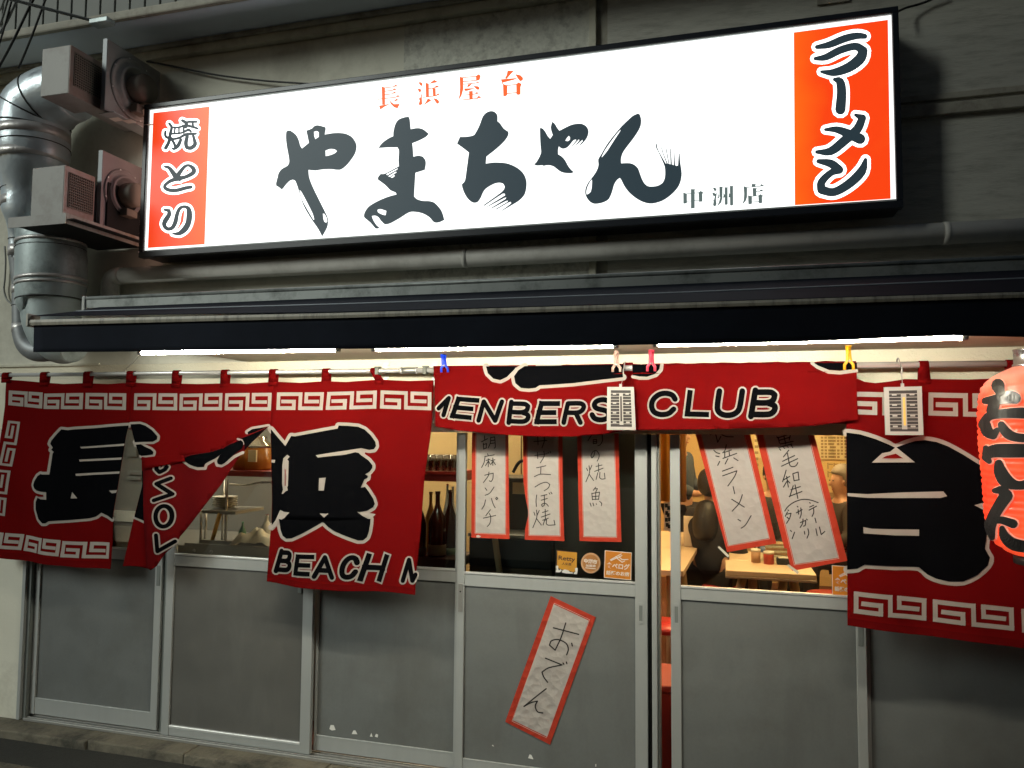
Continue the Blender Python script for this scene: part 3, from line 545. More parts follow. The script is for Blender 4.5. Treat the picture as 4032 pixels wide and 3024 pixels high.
# fabric from the hood down to the front bar
ft = [P(300, 1228, -.74), P(1344, 1200, -.74), P(2688, 1155, -.74), P(3900, 1105, -.74)]; ft.append(ft[-1]+(ft[-1]-ft[-2])*.7)
btp = [P(121, 1246, Y_VAL), P(1344, 1230, Y_VAL), P(2688, 1192, Y_VAL), P(4025, 1150, Y_VAL)]; btp.append(btp[-1]+(btp[-1]-btp[-2])*.45)
fm = MB()
top = [Vector((p.x, -.58, hb[0].z+(hb[1].z-hb[0].z)*(p.x-hb[0].x)/(hb[1].x-hb[0].x)+.005)) for p in ft]
for r0, r1 in ((top, ft), (ft, btp)):
    for k in range(len(ft)-1): fm.face([r0[k], r0[k+1], r1[k+1], r1[k]])
fo = fm.build('awning_fabric', 'awning_black', aw); so = fo.modifiers.new('thick', 'SOLIDIFY'); so.thickness = .003
sl_ = MB(); sl_.tube([p+Vector((0, -.004, .003)) for p in ft], .0028, 8); sl_.build('seam_cord', mat('seam', (.30, .34, .38), .4), aw)
def barquad(i0, pxs):
    return [P(*p, Y_VAL-.01) for p in pxs]
bt = [P(121, 1260, Y_VAL), P(1344, 1233, Y_VAL), P(2688, 1193, Y_VAL), P(4025, 1151, Y_VAL)]; bb = [P(121, 1282, Y_VAL), P(1344, 1253, Y_VAL), P(2688, 1214, Y_VAL), P(4025, 1173, Y_VAL)]
bt.append(bt[-1]+(bt[-1]-bt[-2])*.45); bb.append(bb[-1]+(bb[-1]-bb[-2])*.45)
bm_ = MB(); n = len(bt)
prof = lambda k: [Vector((bb[k].x, Y_VAL+.02, bb[k].z)), Vector((bb[k].x, Y_VAL-.008, bb[k].z)), Vector((bb[k].x, Y_VAL-.012, (bb[k].z+bt[k].z)/2)), Vector((bt[k].x, Y_VAL-.008, bt[k].z)), Vector((bt[k].x, Y_VAL+.02, bt[k].z+.002))]
for k in range(n-1):
    A, B_ = prof(k), prof(k+1)
    for j in range(4): bm_.face([A[j], B_[j], B_[j+1], A[j+1]])
    bm_.face([A[4], B_[4], B_[0], A[0]])
bm_.face(prof(0)[::-1]); bm_.build('front_bar', 'awning_bar', aw, recalc=True)
MB().box((bt[0].x-.012, Y_VAL-.016, bb[0].z-.006), (bt[0].x+.002, Y_VAL+.05, btp[0].z+.012), .004).build('end_cap', mat('cap_plastic', (.55, .53, .45), .5), aw)
# valance, gently waving
vt = [K('z4', 215, 452), (547, 1268), (1344, 1254), (2688, 1215), (4025, 1174)]
vb = [K('z4', 205, 622), (547, 1383), (1344, 1373), (2000, 1366), (2688, 1355), K('z6', 1000, 546), K('z6', 1750, 516), K('z6', 2050, 520), K('z6', 2212, 526)]
def lerp_poly(pts, x):
    for a, b in zip(pts, pts[1:]):
        if x <= b[0]: t = (x-a[0])/(b[0]-a[0]); return a[1]+(b[1]-a[1])*t
    a, b = pts[-2], pts[-1]; return b[1]+(b[1]-a[1])/(b[0]-a[0])*(x-b[0])*.3
vm = MB(); NX, NZ = 120, 6; x_0, x_1 = vt[0][0], 4350
for i in range(NX+1):
    x = x_0+(x_1-x_0)*i/NX
    y_t = lerp_poly(vt, x)-2; y_b = lerp_poly(vb, x)
    for j in range(NZ+1):
        t = j/NZ; q = P(x-(8*t if i == 0 else 0), y_t+(y_b-y_t)*t, Y_VAL)
        wv = t*(.010*math.sin(q.x*4.1+.6)+.006*math.sin(q.x*9.3)+.02*math.exp(-((q.x+3.55)/.25)**2))
        vm.v.append((q.x, Y_VAL+.004+wv, q.z))
for i in range(NX):
    for j in range(NZ):
        a = i*(NZ+1)+j; vm.f.append((a, a+1, a+NZ+2, a+NZ+1)); vm.sm.append(True)
vo = vm.build('valance', 'awning_black', aw); so = vo.modifiers.new('thick', 'SOLIDIFY'); so.thickness = .002

# ------------------------------------------------------------------ fluorescent lamps under the ledge
emat('tube_glow', (1.0, .93, .76), 275.0, (.8, .8, .8)); mat('tube_end', (.75, .72, .62), .5)
YT = -.80; TR_ = .008
for lb, a, b in (('bare fluorescent tube above the left curtain', (545, 1397), (1340, 1384)), ('bare fluorescent tube above the folded curtain with the blue peg', (1465, 1384), (2435, 1370)), ('bare fluorescent tube above the yellow peg', (2570, 1366), (3812, 1338))):
    A, B_ = P(*a, YT), P(*b, YT); A.z += TR_; B_.z += TR_; dx = Vector((B_-A)).normalized()*.02
    la = thing('fluorescent_lamp', lb, 'lamp', (A+B_)/2, 'fluorescent tubes under the awning')
    MB().tube([A+dx, B_-dx], TR_, 14).build('tube', 'tube_glow', la)
    MB().tube([A, A+dx], TR_*1.12, 14).build('end_cap', 'tube_end', la); MB().tube([B_-dx, B_], TR_*1.12, 14).build('end_cap', 'tube_end', la)
    for p in (A, B_):
        MB().box((p.x-.01, YT-.010, p.z+TR_*.9), (p.x+.01, YT+.010, Z_LEDGE+.001), .002).build('lamp_holder', 'tube_end', la)
# ------------------------------------------------------------------ unseen building across the street, added to keep the sun off the right wall
mat('opp_plaster', (.34, .33, .30), .85, var=.1, vscale=2); mat('opp_glass', (.02, .025, .03), .1)
op = thing('sun_blocker_building', 'unseen three storey plaster building added to block the street light', 'building', (3, -7, 0))
OX = -5.1
MB().box((OX, -8.2, -.1), (12, -6.4, 9.6)).build('wall', 'opp_plaster', op); MB().box((OX-.15, -8.3, 9.6), (12.1, -6.25, 9.8)).build('roof', 'trim', op)
for k in range(6):
    for z0 in (.9, 3.9, 6.9):
        x0 = OX+.9+k*2.4; wn = MB().box((x0, -6.399, z0), (x0+1.3, -6.36, z0+1.4)).build('window', 'alu', op); MB().box((x0+.06, -6.3595, z0+.06), (x0+1.24, -6.352, z0+1.34)).build('pane', 'opp_glass', wn)
# ------------------------------------------------------------------ exhaust fans
def grille(par, x, y0, y1, z0, z1, n=13):
    MB().face([(x+.0006, y0, z0), (x+.0006, y1, z0), (x+.0006, y1, z1), (x+.0006, y0, z1)]).build('grille_opening', 'gap_black', par)
    gb = MB(); t = .0022
    for k in range(n+1):
        y = y0+(y1-y0)*k/n; gb.box((x+.001, y-t, z0), (x+.004, y+t, z1))
        z = z0+(z1-z0)*k/n; gb.box((x+.0042, y0, z-t), (x+.0068, y1, z+t))
    gb.build('grille', 'fan_brown', par)
def fan(label, TL, TR, BL, BR, yF, yB, plate, side, facem):
    x0 = (P(*TL, yF).x+P(*BL, yF).x)/2; x1_ = (P(*TR, yF).x+P(*BR, yF).x)/2; z1_ = (P(*TR, yF).z+P(*TL, yF).z)/2; z0 = (P(*BR, yF).z+P(*BL, yF).z)/2
    f = thing('exhaust_fan', label, 'exhaust fan', ((x0+x1_)/2, yF/2, z0), 'exhaust fans beside the signboard')
    MB().box((x0, yF, z0), (x1_-.004, yB, z1_), .003).build('hood_box', 'fan_grey', f)
    MB().box((x1_-.0035, yF+.001, z0+.001), (x1_, yB-.001, z1_-.001)).build('outlet_face', facem, f)
    H = z1_-z0; W = yB-yF
    grille(f, x1_, yF+.13*W, yB-.06*W, z0+.2*H, z1_-.12*H)
    # fan plate with ring and motor, standing square to the wall
    px_t, px_b, yP = plate
    xp = (P(*px_t, yP).x+P(*px_b, yP).x)/2; zt = P(*px_t, yP).z; zb = P(*px_b, yP).z; cz_ = (zt+zb)/2; cyy = (yP-.01)/2; r = min((zt-zb)*.44, abs(yP+.01)*.46)
    MB().box((xp-.025, yP, zb), (xp, -.012, zt), .002).build('mounting_plate', side, f)
    MB().box((xp-.026, yP-.004, zb), (xp+.001, yP-.0005, zt)).build('plate_edge', mat('plate_edge', (.26, .28, .29), .5, .2), f)
    MB().lathe([(r, 0), (r, .006), (r*.93, .010), (r*.9, .006), (r*.78, .006), (r*.74, .022), (r*.66, .03), (r*.62, .012), (r*.3, .012)], (xp, cyy, cz_), 36, 'x').build('fan_ring', side, f)
    MB().lathe([(r*.74, .0065), (r*.70, .0072)], (xp, cyy, cz_), 36, 'x').build('ring_gasket', 'gap_black', f)
    MB().lathe([(r*.42, .012), (r*.46, .03), (r*.46, .085), (r*.42, .10), (0.0001, .105)], (xp, cyy, cz_), 28, 'x').build('motor', 'fan_brown', f)
    MB().box((xp+.02, cyy-.05, cz_-r*.86), (xp+.07, cyy+.03, cz_-r*.58), .004).build('junction_box', 'fan_brown', f)
    MB().box((x1_+.03, -.30, z0+.01), (xp-.027, -.012, z1_-.01)).build('fan_casing', 'gap_black', f); MB().box((x0+.02, yB, z0+.03), (x1_-.02, -.012, z1_-.03)).build('inlet_duct', 'fan_grey', f)
    for a in range(8): MB().lathe([(.006, 0), (.005, .003)], (xp+.006, cyy+r*.96*math.cos(a*.785+.3), cz_+r*.96*math.sin(a*.785+.3)), 8, 'x').build('bolt', 'alu_bright', f)
    return f, x0, x1_, z0, z1_, xp, zb
f1, ax0, ax1, az0, az1, axp, azb = fan('upper exhaust fan box joined to the big silver elbow duct', K('v1', 530, 605), K('v1', 885, 560), K('v1', 500, 1195), K('v1', 850, 1165), -.577, -.36, (K('v1', 1345, 480), K('v1', 1300, 1365), -.41), 'fan_grey', mat('fan_face_sign_tint_dull', (.26, .20, .175), .55, .1, var=.1, vscale=12, dirt=(.2, .11, .06), dscale=9, damt=.5))  # duller outlet colour also has the sign's red light mixed in
MB().box((ax1+.02, -.40, azb-.014), (min(axp+.05, sx0-.05), -.012, azb-.009), .001).build('tray', mat('tray', (.34, .37, .36), .5, .2, var=.1), f1)
for k, (dx, dy) in enumerate(((.03, -.34), (.08, -.30), (.15, -.22))): MB().box((ax1+dx, dy, azb-.0155), (ax1+dx+.06, dy+.045, azb-.0142)).build('sticker', 'tube_end', f1)
f2, bx0, bx1, bz0, bz1, bxp, bzb = fan('lower exhaust fan box standing on the slotted steel shelf', K('v2', 405, 510), K('v2', 810, 475), K('v2', 378, 1130), K('v2', 785, 1100), -.556, -.36, (K('v2', 1285, 290), K('v2', 1245, 1210), -.333), mat('fan_sign_tint', (.33, .285, .285), .5, .1, var=.1, vscale=10), 'fan_face_sign_tint')  # plate's pink is the sign's red light put into its colour
MB().box((bx0-.02, -.02, bz1-.02), (bx0+.0, -.012, bz1+.1)).build('back_strap', 'plate_edge', f2)
sh = thing('wall_shelf', 'rusty slotted angle steel shelf carrying the lower exhaust fan', 'shelf', ((bx0+bx1)/2, -.2, bz0-.06))
ysf = -.60; s0 = P(*K('v2', 100, 1185), ysf); s1 = P(*K('v2', 815, 1112), ysf)
sxa, sxb, szt = s0.x, s1.x, bz0-.004; szb = szt-.055
MB().box((sxa, ysf, szb), (sxb, ysf+.004, szt)).build('angle_front', 'fan_grey', sh)
MB().box((sxa, ysf+.005, szb+.02), (sxb+.05, -.012, szb+.024)).build('shelf_board', 'gap_black', sh)
MB().box((sxb, ysf, szb), (sxb+.004, -.012, szt)).build('angle_side', 'rusty', sh); MB().box((sxb-.03, ysf+.005, szt-.003), (sxb-.0005, -.012, szt)).build('angle_side', 'rusty', sh)
for k in range(8):
    y = ysf+.03+k*.05; MB().box((sxb+.0042, y, szb+.02), (sxb+.0052, y+.028, szb+.034)).build('slot', 'gap_black', sh)

# ------------------------------------------------------------------ ducts
def duct(label, cat_pts, bands, y, m_list):
    pts = []
    for (c, x, yv, w_) in cat_pts:
        q = P(*K(c, x, yv), y); e = P(*K(c, x+w_/2, yv), y); pts.append((q.x, q.y, q.z, (e-q).length))
    sp = smooth(pts, 6, 80, closed=False)
    dt = thing('exhaust_duct', label, 'duct', (sp[-1][0], y, sp[-1][2]), 'metal exhaust ducts')
    MB().tube([s[:3] for s in sp], [s[3] for s in sp], 28).build('duct_pipe', m_list, dt)
    return dt, sp
d1, sp1 = duct('silver spiral elbow duct taped in two places, narrowing downwards', [('v1', 900, 1140, 560), ('v1', 660, 1230, 600), ('v1', 470, 1390, 640), ('v1', 408, 1600, 655), ('v2', 405, 150, 655), ('v2', 405, 330, 650), ('v2', 390, 470, 615), ('v2', 330, 800, 430), ('v2', 315, 1100, 400), ('v2', 245, 1340, 195), ('v2', 240, 1600, 185)], None, -.26, 'galv')
def band(dt, c, x, yv, w_, h, y, m, grow=1.015, name='tape_band'):
    q = P(*K(c, x, yv), y); e = P(*K(c, x+w_/2, yv), y); r = (e-q).length*grow
    q2 = P(*K(c, x, yv+h), y); MB().tube([q, q2], r, 28).build(name, m, dt)
band(d1, 'v2', 405, 85, 655, 110, -.26, 'foil_tape'); band(d1, 'v2', 392, 370, 640, 100, -.26, 'foil_tape'); band(d1, 'v2', 318, 900, 410, 110, -.26, 'foil_tape'); band(d1, 'v2', 240, 1480, 188, 120, -.26, 'foil_tape')
# rings on the elbow
def ring(dt, p, d, r):
    d = Vector(d).normalized(); p = Vector(p); MB().tube([p-d*.004, p+d*.004], r, 28).build('seam_ring', 'black_wire', dt)
for k in (8, 13, 19): ring(d1, sp1[k][:3], Vector(sp1[k+1][:3])-Vector(sp1[k-1][:3]), sp1[k][3]*1.02)
for c, x, yv, w_ in (('v2', 405, 270, 655), ('v2', 322, 800, 420), ('v2', 315, 1010, 402), ('v2', 240, 1400, 186)): band(d1, c, x, yv, w_, 8, -.26, 'black_wire', 1.02, 'seam_ring')
d2, sp2 = duct('narrow grey duct pipe ending in an elbow behind the awning valance', [('v2', 240, 1600, 178), ('v3', 235, 190, 178), ('v3', 258, 540, 150), ('v3', 262, 660, 155), ('v3', 275, 1020, 172), ('v3', 290, 1140, 190), ('v3', 345, 1290, 200), ('v3', 460, 1370, 200), ('v3', 640, 1375, 190)], None, -.26, 'duct_grey')
band(d2, 'v3', 235, 70, 185, 120, -.26, 'foil_tape'); band(d2, 'v3', 258, 550, 155, 100, -.26, 'foil_tape'); band(d2, 'v3', 275, 1030, 178, 105, -.26, 'foil_tape'); band(d2, 'v3', 262, 800, 165, 6, -.26, 'black_wire', 1.02, 'seam_ring')
d3, sp3 = duct('wide stained galvanised duct standing left of the awning hood', [('v2', 590, 1250, 560), ('v2', 600, 1380, 560), ('v3', 640, 100, 620), ('v3', 645, 470, 630), ('v3', 630, 740, 600), ('v3', 640, 760, 540), ('v3', 650, 1000, 520), ('v3', 760, 1240, 460), ('v3', 940, 1310, 330)], None, -.24, 'galv_dirty')
band(d3, 'v3', 640, 20, 620, 40, -.24, 'foil_tape'); band(d3, 'v3', 645, 480, 632, 40, -.24, 'foil_tape'); band(d3, 'v3', 642, 545, 628, 32, -.24, 'foil_tape'); band(d3, 'v3', 640, 110, 622, 7, -.24, 'black_wire', 1.01, 'seam_ring'); band(d3, 'v3', 632, 735, 602, 10, -.24, 'black_wire', 1.015, 'seam_ring')

# ------------------------------------------------------------------ cables
def cable(label, pts, r, m, cat='cable'):
    sp = smooth([tuple(p) for p in pts], 6, 80, closed=False); return tag(MB().tube(sp, r, 8).build('cable', m), label, cat)
cable('black cable sagging from the upper fan plate to the signboard', [P(*K('z1', 950, 398), -.03), P(*K('z1', 1100, 425), -.03), P(*K('z1', 1400, 485), -.03), P(*K('z1', 1700, 522), -.03), P(*K('z1', 2020, 545), -.05), P(*K('z1', 2150, 560), -.06)], .0055, 'black_wire')
cable('black cable from the top corner of the signboard to the right', [P(*K('z3', 1395, 75), -.10), P(*K('z3', 1450, 50), -.05), P(*K('z3', 1560, 18), -.03), P(*K('z3', 1700, -40), -.03)], .005, 'black_wire')
cable('pale metal stay rod reaching up from the drip edge clamp', [P(*K('v1', 1230, 275), -.36), P(*K('v1', 700, 140), -.5), P(*K('v1', 130, -10), -.66), P(*K('v1', -300, -120), -.8)], .009, 'grey_wire', 'rod')
tag(MB().box(tuple(P(*K('v1', 1215, 305), -.36)), tuple(P(*K('v1', 1330, 255), -.42)), .004).build('rod_clamp', 'galv_dirty'), 'small metal clamp holding the stay rod to the drip edge', 'clamp')
for k, (a, b, r_, m_) in enumerate((((0, 410), (200, 20), .0075, 'grey_wire'), ((-10, 330), (85, 40), .006, 'grey_wire'), ((-10, 130), (50, 10), .006, 'grey_wire'), ((-60, 920), (380, 60), .007, 'black_wire'), ((230, 850), (570, -20), .006, 'black_wire'), ((-40, 640), (130, 60), .005, 'black_wire'))):
    A, B_ = P(*K('v1', *a), -.46), P(*K('v1', *b), -.52); e = B_+(B_-A)*.35
    cable(['pale overhead wire crossing the outermost cladding boards', 'thin pale overhead wire at the building corner', 'short pale overhead wire at the very corner', 'dark wire hanging past the big elbow duct', 'dark wire crossing the soffit beside the fan box', 'thin dark wire tangled at the building corner'][k], [A, (A+B_)/2+Vector((0, 0, -.012)), B_, e], r_, m_)
cable('thin grey wire looping down beside the narrow duct', [P(*K('v3', 60, 60), -.02), P(*K('v3', 70, 250), -.02), P(*K('v3', 60, 480), -.02), P(*K('v3', 50, 600), -.02), P(*K('v3', 90, 730), -.02), P(*K('v3', 180, 800), -.06)], .005, 'grey_wire')
cable('thin pale lamp cord dropping from the left tube end', [P(*K('v3', 1725, 1425), -.2), P(*K('v3', 1660, 1500), -.1), P(*K('v3', 1570, 1590), -.02), P(*K('v3', 1550, 1680), -.02)], .003, 'tube_end')

# ------------------------------------------------------------------ curtain pole
mat('chrome', (.72, .72, .70), .26, .55); mat('clip_dark', (.10, .11, .09), .5); mat('clear_plastic', (.62, .62, .55), .3)
po = thing('curtain_pole', 'thin chrome extending pole carrying the red shop curtains', 'pole', (-1, Y_POLE, 1.9))
pl0 = P(24, 1477, Y_POLE); pl1 = P(1090, 1457, Y_POLE); pl2 = P(2900, 1440, Y_POLE); pl3 = P(3964, 1432, Y_POLE)
pmid = P(1600, 1452, Y_POLE)
Z_P = lambda x: pl0.z+(pl3.z-pl0.z)*(x-pl0.x)/(pl3.x-pl0.x)
def pv(x): return Vector((x, Y_POLE, Z_P(x)))
xm0 = P(1581, 1452, Y_POLE).x; xm1 = P(1641, 1452, Y_POLE).x
MB().tube([pv(pl0.x-.25), pv(xm0)], .0118, 16).build('pole_rod', 'chrome', po); MB().tube([pv(xm1), pv(1.7)], .0138, 16).build('pole_rod', 'chrome', po)
MB().tube([pv(xm0-.001), pv(xm1+.001)], .0160, 16).build('coupling', mat('steel_dull', (.4, .4, .38), .35, .8), po)
for x in (xm0, xm1): MB().tube([pv(x-.004), pv(x+.004)], .0175, 16).build('coupling_ring', 'chrome', po)
for cx in (1350, 1870):
    q = pv(KP('d', cx, 140, Y_POLE).x)
    ck = MB().box((q.x-.010, Y_POLE-.018, q.z-.020), (q.x+.010, Y_POLE+.018, q.z+.016), .003).build('pole_clip', 'clip_dark', po)
    MB().box((q.x-.016, Y_POLE-.012, q.z+.016), (q.x+.016, Y_POLE+.012, q.z+.022), .002).build('clip_tab', 'clip_dark', ck)
for cx, cyv in ((158, 490), (1570, 480)):
    q = KP('q7', cx, cyv, 0); bo = MB().box((q.x-.016, -.004, Z_P(q.x)-.055), (q.x+.016, .001, Z_P(q.x)+.055), .002).build('wall_bracket', 'clear_plastic', po)
    for dz in (.035, -.035): MB().lathe([(.006, 0), (.004, -.004)], (q.x, -.004, Z_P(q.x)+dz), 10, 'y').build('screw', 'alu_bright', bo)
    MB().box((q.x-.006, -.118, Z_P(q.x)-.008), (q.x+.006, -.004, Z_P(q.x)+.008)).build('bracket_arm', 'clear_plastic', bo)

# ------------------------------------------------------------------ shop curtains
def clothmat(name, col, tr=.22, var=.10):
    m = mat(name, col, .9, var=var, vscale=5, transl=tr, spec=.02)
    N = m.node_tree.nodes; L = m.node_tree.links; b = N['Principled BSDF']; tc = [n for n in N if n.type == 'TEX_COORD'][0]
    w1 = N.new('ShaderNodeTexWave'); w1.wave_type = 'BANDS'; w1.bands_direction = 'X'; w1.inputs['Scale'].default_value = 160; L.new(tc.outputs['Object'], w1.inputs['Vector'])
    w2 = N.new('ShaderNodeTexWave'); w2.wave_type = 'BANDS'; w2.bands_direction = 'Z'; w2.inputs['Scale'].default_value = 160; L.new(tc.outputs['Object'], w2.inputs['Vector'])
    ad = N.new('ShaderNodeMath'); L.new(w1.outputs['Fac'], ad.inputs[0]); L.new(w2.outputs['Fac'], ad.inputs[1])
    no = N.new('ShaderNodeTexNoise'); no.inputs['Scale'].default_value = 9; L.new(tc.outputs['Object'], no.inputs['Vector'])
    m2 = N.new('ShaderNodeMath'); m2.operation = 'MULTIPLY_ADD'; m2.inputs[1].default_value = 4.; L.new(no.outputs['Fac'], m2.inputs[0]); L.new(ad.outputs[0], m2.inputs[2])
    bp = N.new('ShaderNodeBump'); bp.inputs['Strength'].default_value = .25; bp.inputs['Distance'].default_value = .004; L.new(m2.outputs[0], bp.inputs['Height']); L.new(bp.outputs[0], b.inputs['Normal'])
    return m
clothmat('cloth_red', (.175, .0045, .005), .35); clothmat('cloth_white', (.42, .375, .335), .18, .06); clothmat('cloth_black', (.0018, .002, .0028), .0, .2); clothmat('cloth_red_dark', (.10, .004, .005), .12)
seams = [P(510, 1560, Y_CLOTH).x, P(1066, 1560, Y_CLOTH).x]
ZT = P(800, 1508, Y_CLOTH).z
def disp_left(x, z):
    t = max(0., min(1., (ZT-z)/.6))
    d = .010*math.sin(x*11+1)*(.3+t)+.006*math.sin(x*23+z*3)*(.2+t)+.006*math.sin(z*9+x*2)*t
    for s in seams: d += .008*math.exp(-((x-s)/.035)**2)*max(0., 1-t*2.2)
    return d
def disp_fold(x, z): return .004*math.sin(x*7+z*12)+.003*math.sin(x*17-z*9)+.0025*math.sin(z*40+x*5)
def disp_right(x, z):
    t = max(0., min(1., (ZT-z)/.7)); return .010*math.sin(x*9+.5)*(.2+t)+.005*math.sin(x*21+z*4)*(.3+t)
def cloth_map(y, disp):
    def m(px, py, l):
        q = P(px, py, y); return Vector((q.x, y+disp(q.x, q.z)-l, q.z))
    return m
def refine(o, disp, step=.035):
    """split a flat piece on a fine lattice and bend it with the cloth"""
    bm = bmesh.new(); bm.from_mesh(o.data)
    xs = [v.co.x for v in bm.verts]; zs = [v.co.z for v in bm.verts]
    for ax, lo, hi in ((0, min(xs), max(xs)), (2, min(zs), max(zs))):
        k = math.floor(lo/step)+1
        while k*step < hi:
            co = [0, 0, 0]; no = [0, 0, 0]; co[ax] = k*step; no[ax] = 1
            bmesh.ops.bisect_plane(bm, geom=bm.verts[:]+bm.edges[:]+bm.faces[:], plane_co=co, plane_no=no); k += 1
    for v in bm.verts: v.co.y += disp(v.co.x, v.co.z)
    for f in bm.faces: f.smooth = True
    bm.to_mesh(o.data); bm.free()
def cloth_piece(name, poly, y, disp, m, par, thick=.0012):
    mb = MB(); mb.tris([[P(x, yy, y) for x, yy in poly]])
    o = mb.build(name, m, par)
    bm = bmesh.new(); bm.from_mesh(o.data)
    for f in bm.faces:
        if f.normal.y > 0: f.normal_flip()
    bm.to_mesh(o.data); bm.free(); refine(o, disp)
    s = o.modifiers.new('thick', 'SOLIDIFY'); s.thickness = thick; s.offset = -1
    return o
class CPrint(Print):
    def __init__(s, y, lift, disp): super().__init__(lambda px, py, l: P(px, py, y-l), lift); s.disp = disp
    def build(s, name, m, par, label=None):
        [refine(q.build(name, m, par, label), s.disp, .035) for q in s.pieces()]; return None
def inks(y, disp, base=.0016):
    return CPrint(y, base, disp), CPrint(y, base+.0020, disp), CPrint(y, base+.0040, disp), CPrint(y, base+.0058, disp)
hem = [(24, 1494), (100, 1500), (170, 1506), (255, 1512), (340, 1508), (425, 1512), (513, 1506)]
hem2 = [(513, 1506), (601, 1510), (693, 1510), (784, 1512), (884, 1509), (972, 1511), (1075, 1503)]
hem3 = [(1075, 1503), (1090, 1503), (1181, 1507), (1282, 1501), (1362, 1504), (1481, 1495), (1506, 1495), (1615, 1500), (1709, 1497)]
slit1L = KL('b', [(1005, 1525), (1040, 1250), (1065, 1000), (1090, 880), (1110, 750), (1125, 620), (1140, 500), (1155, 400), (1170, 300), (1193, 200), (1205, 148)])
n1 = thing('shop_curtain', 'red split curtain with two big black characters, one panel folded over', 'curtain', (-2.7, Y_CLOTH, 1.9), 'red shop curtains')
cloth_piece('curtain_panel', hem+[K('b', 1206, 140)]+slit1L[::-1]+KL('b', [(700, 1503), (350, 1462), (0, 1420), (-150, 1400), (-130, 1250)])+[(-30, 1950), (0, 1760), (19, 1600)], Y_CLOTH, disp_left, 'cloth_red', n1)
p2poly = hem2+[(1062, 1672)]+KL('c', [(1430, 190), (1300, 250), (1180, 305), (1020, 388), (890, 427), (620, 470), (400, 500), (268, 520), (240, 470), (200, 360), (170, 255), (140, 150)])
cloth_piece('curtain_panel', p2poly, Y_CLOTH, disp_left, 'cloth_red', n1)
cloth_piece('curtain_panel', KL('c', [(258, 470), (262, 600), (270, 740), (200, 1030), (150, 1250), (90, 1490), (160, 1487), (240, 1497), (330, 1520), (345, 1100), (340, 700), (330, 480)]), Y_CLOTH-.004, disp_left, 'cloth_red', n1)
cloth_piece('folded_flap', KL('c', [(268, 482), (400, 466), (620, 462), (890, 424), (1020, 385), (1180, 300), (1300, 245), (1440, 182), (1380, 240), (1290, 330), (1220, 420), (1160, 500), (980, 750), (800, 990), (600, 1215), (560, 1290), (480, 1370), (400, 1490), (340, 1530), (300, 1505), (297, 1300), (293, 1080), (284, 800), (275, 600)]), Y_CLOTH-.014, disp_left, 'cloth_red_dark', n1)
cloth_piece('folded_hem', KL('c', [(268, 480), (400, 464), (560, 458), (625, 455), (640, 512), (490, 545), (380, 568), (284, 592)]), Y_CLOTH-.024, disp_left, 'cloth_red', n1)
p3l = KL('e', [(180, 0), (178, 300), (178, 600), (165, 880), (150, 1100), (135, 1300)]); p3b = KL('e', [(135, 1300), (300, 1335), (500, 1362), (700, 1382), (900, 1395), (1300, 1415), (1600, 1420), (1750, 1432), (1880, 1450)])
p3r = KL('e', [(1885, 1300), (1890, 1150), (1930, 750), (1985, 200), (2003, 20)])+KL('d', [(1850, 1500), (1880, 1250), (1930, 900), (1955, 600), (1960, 330)])
cloth_piece('curtain_panel', hem3+p3r[::-1]+p3b[::-1]+p3l[::-1]+KL('d', [(175, 1000), (172, 790), (168, 765)]), Y_CLOTH, disp_left, 'cloth_red', n1)
MB().box((seams[0]-.002, Y_CLOTH+.013, P(508, 1650, Y_CLOTH).z), (seams[0]+.002, Y_CLOTH+.016, ZT), 0).build('seam', 'cloth_red_dark', n1)
def hem_band(par, pts, up, y, disp):
    cp = CPrint(y, .0008, disp); cp.poly(pts+[(x+0, yy-up) for x, yy in pts[::-1]]); cp.build('stitched_hem', 'cloth_red_hem', par)
clothmat('cloth_red_hem', (.13, .0035, .004), .15)
hem_band(n1, KL('b', [(0, 1420), (350, 1462), (700, 1503), (1003, 1522)]), 26, Y_CLOTH, disp_left); hem_band(n1, [(x+(1 if k == 0 else 0), y-1) for k, (x, y) in enumerate(p3b)], 24, Y_CLOTH, disp_left)
def tab(par, c, x, y0, wpx=28, slant=0):
    q = P(*K(c, x, y0), Y_CLOTH); hw = (P(*K(c, x, y0), Y_CLOTH)-P(K(c, x, y0)[0]+wpx/2, K(c, x, y0)[1], Y_CLOTH)).length
    zp = Z_P(q.x-slant); r = .0155; ln = [(Y_CLOTH-.002, q.z-.02, 0), (Y_CLOTH-.003, q.z+.002, 0), (Y_POLE-r, zp-.004, 1)]
    for k in range(7): a = math.pi-k*math.pi/6; ln.append((Y_POLE+r*math.cos(a), zp+r*math.sin(a), 1))
    ln += [(Y_POLE+r, zp-.006, 1), (Y_CLOTH+.006, q.z, 0)]
    mb = MB(); fl_ = 1.35
    for (ya, za, ta), (yb, zb, tb) in zip(ln, ln[1:]):
        wa, wb = hw*(1 if ta else fl_), hw*(1 if tb else fl_); xa_, xb_ = q.x-slant*ta, q.x-slant*tb
        mb.face([(xa_-wa, ya, za), (xa_+wa, ya, za), (xb_+wb, yb, zb), (xb_-wb, yb, zb)], True)
    o = mb.build('curtain_loop', 'cloth_red', par); s = o.modifiers.new('thick', 'SOLIDIFY'); s.thickness = .001; s.offset = 1
for x, yv in ((40, 800), (287, 822), (567, 828), (847, 820), (1142, 828), (1457, 828), (1770, 818)): tab(n1, 'z4', x, yv, 26)
tab(n1, 'd', 785, 285, 26); tab(n1, 'd', 1365, 270, 24, .03)
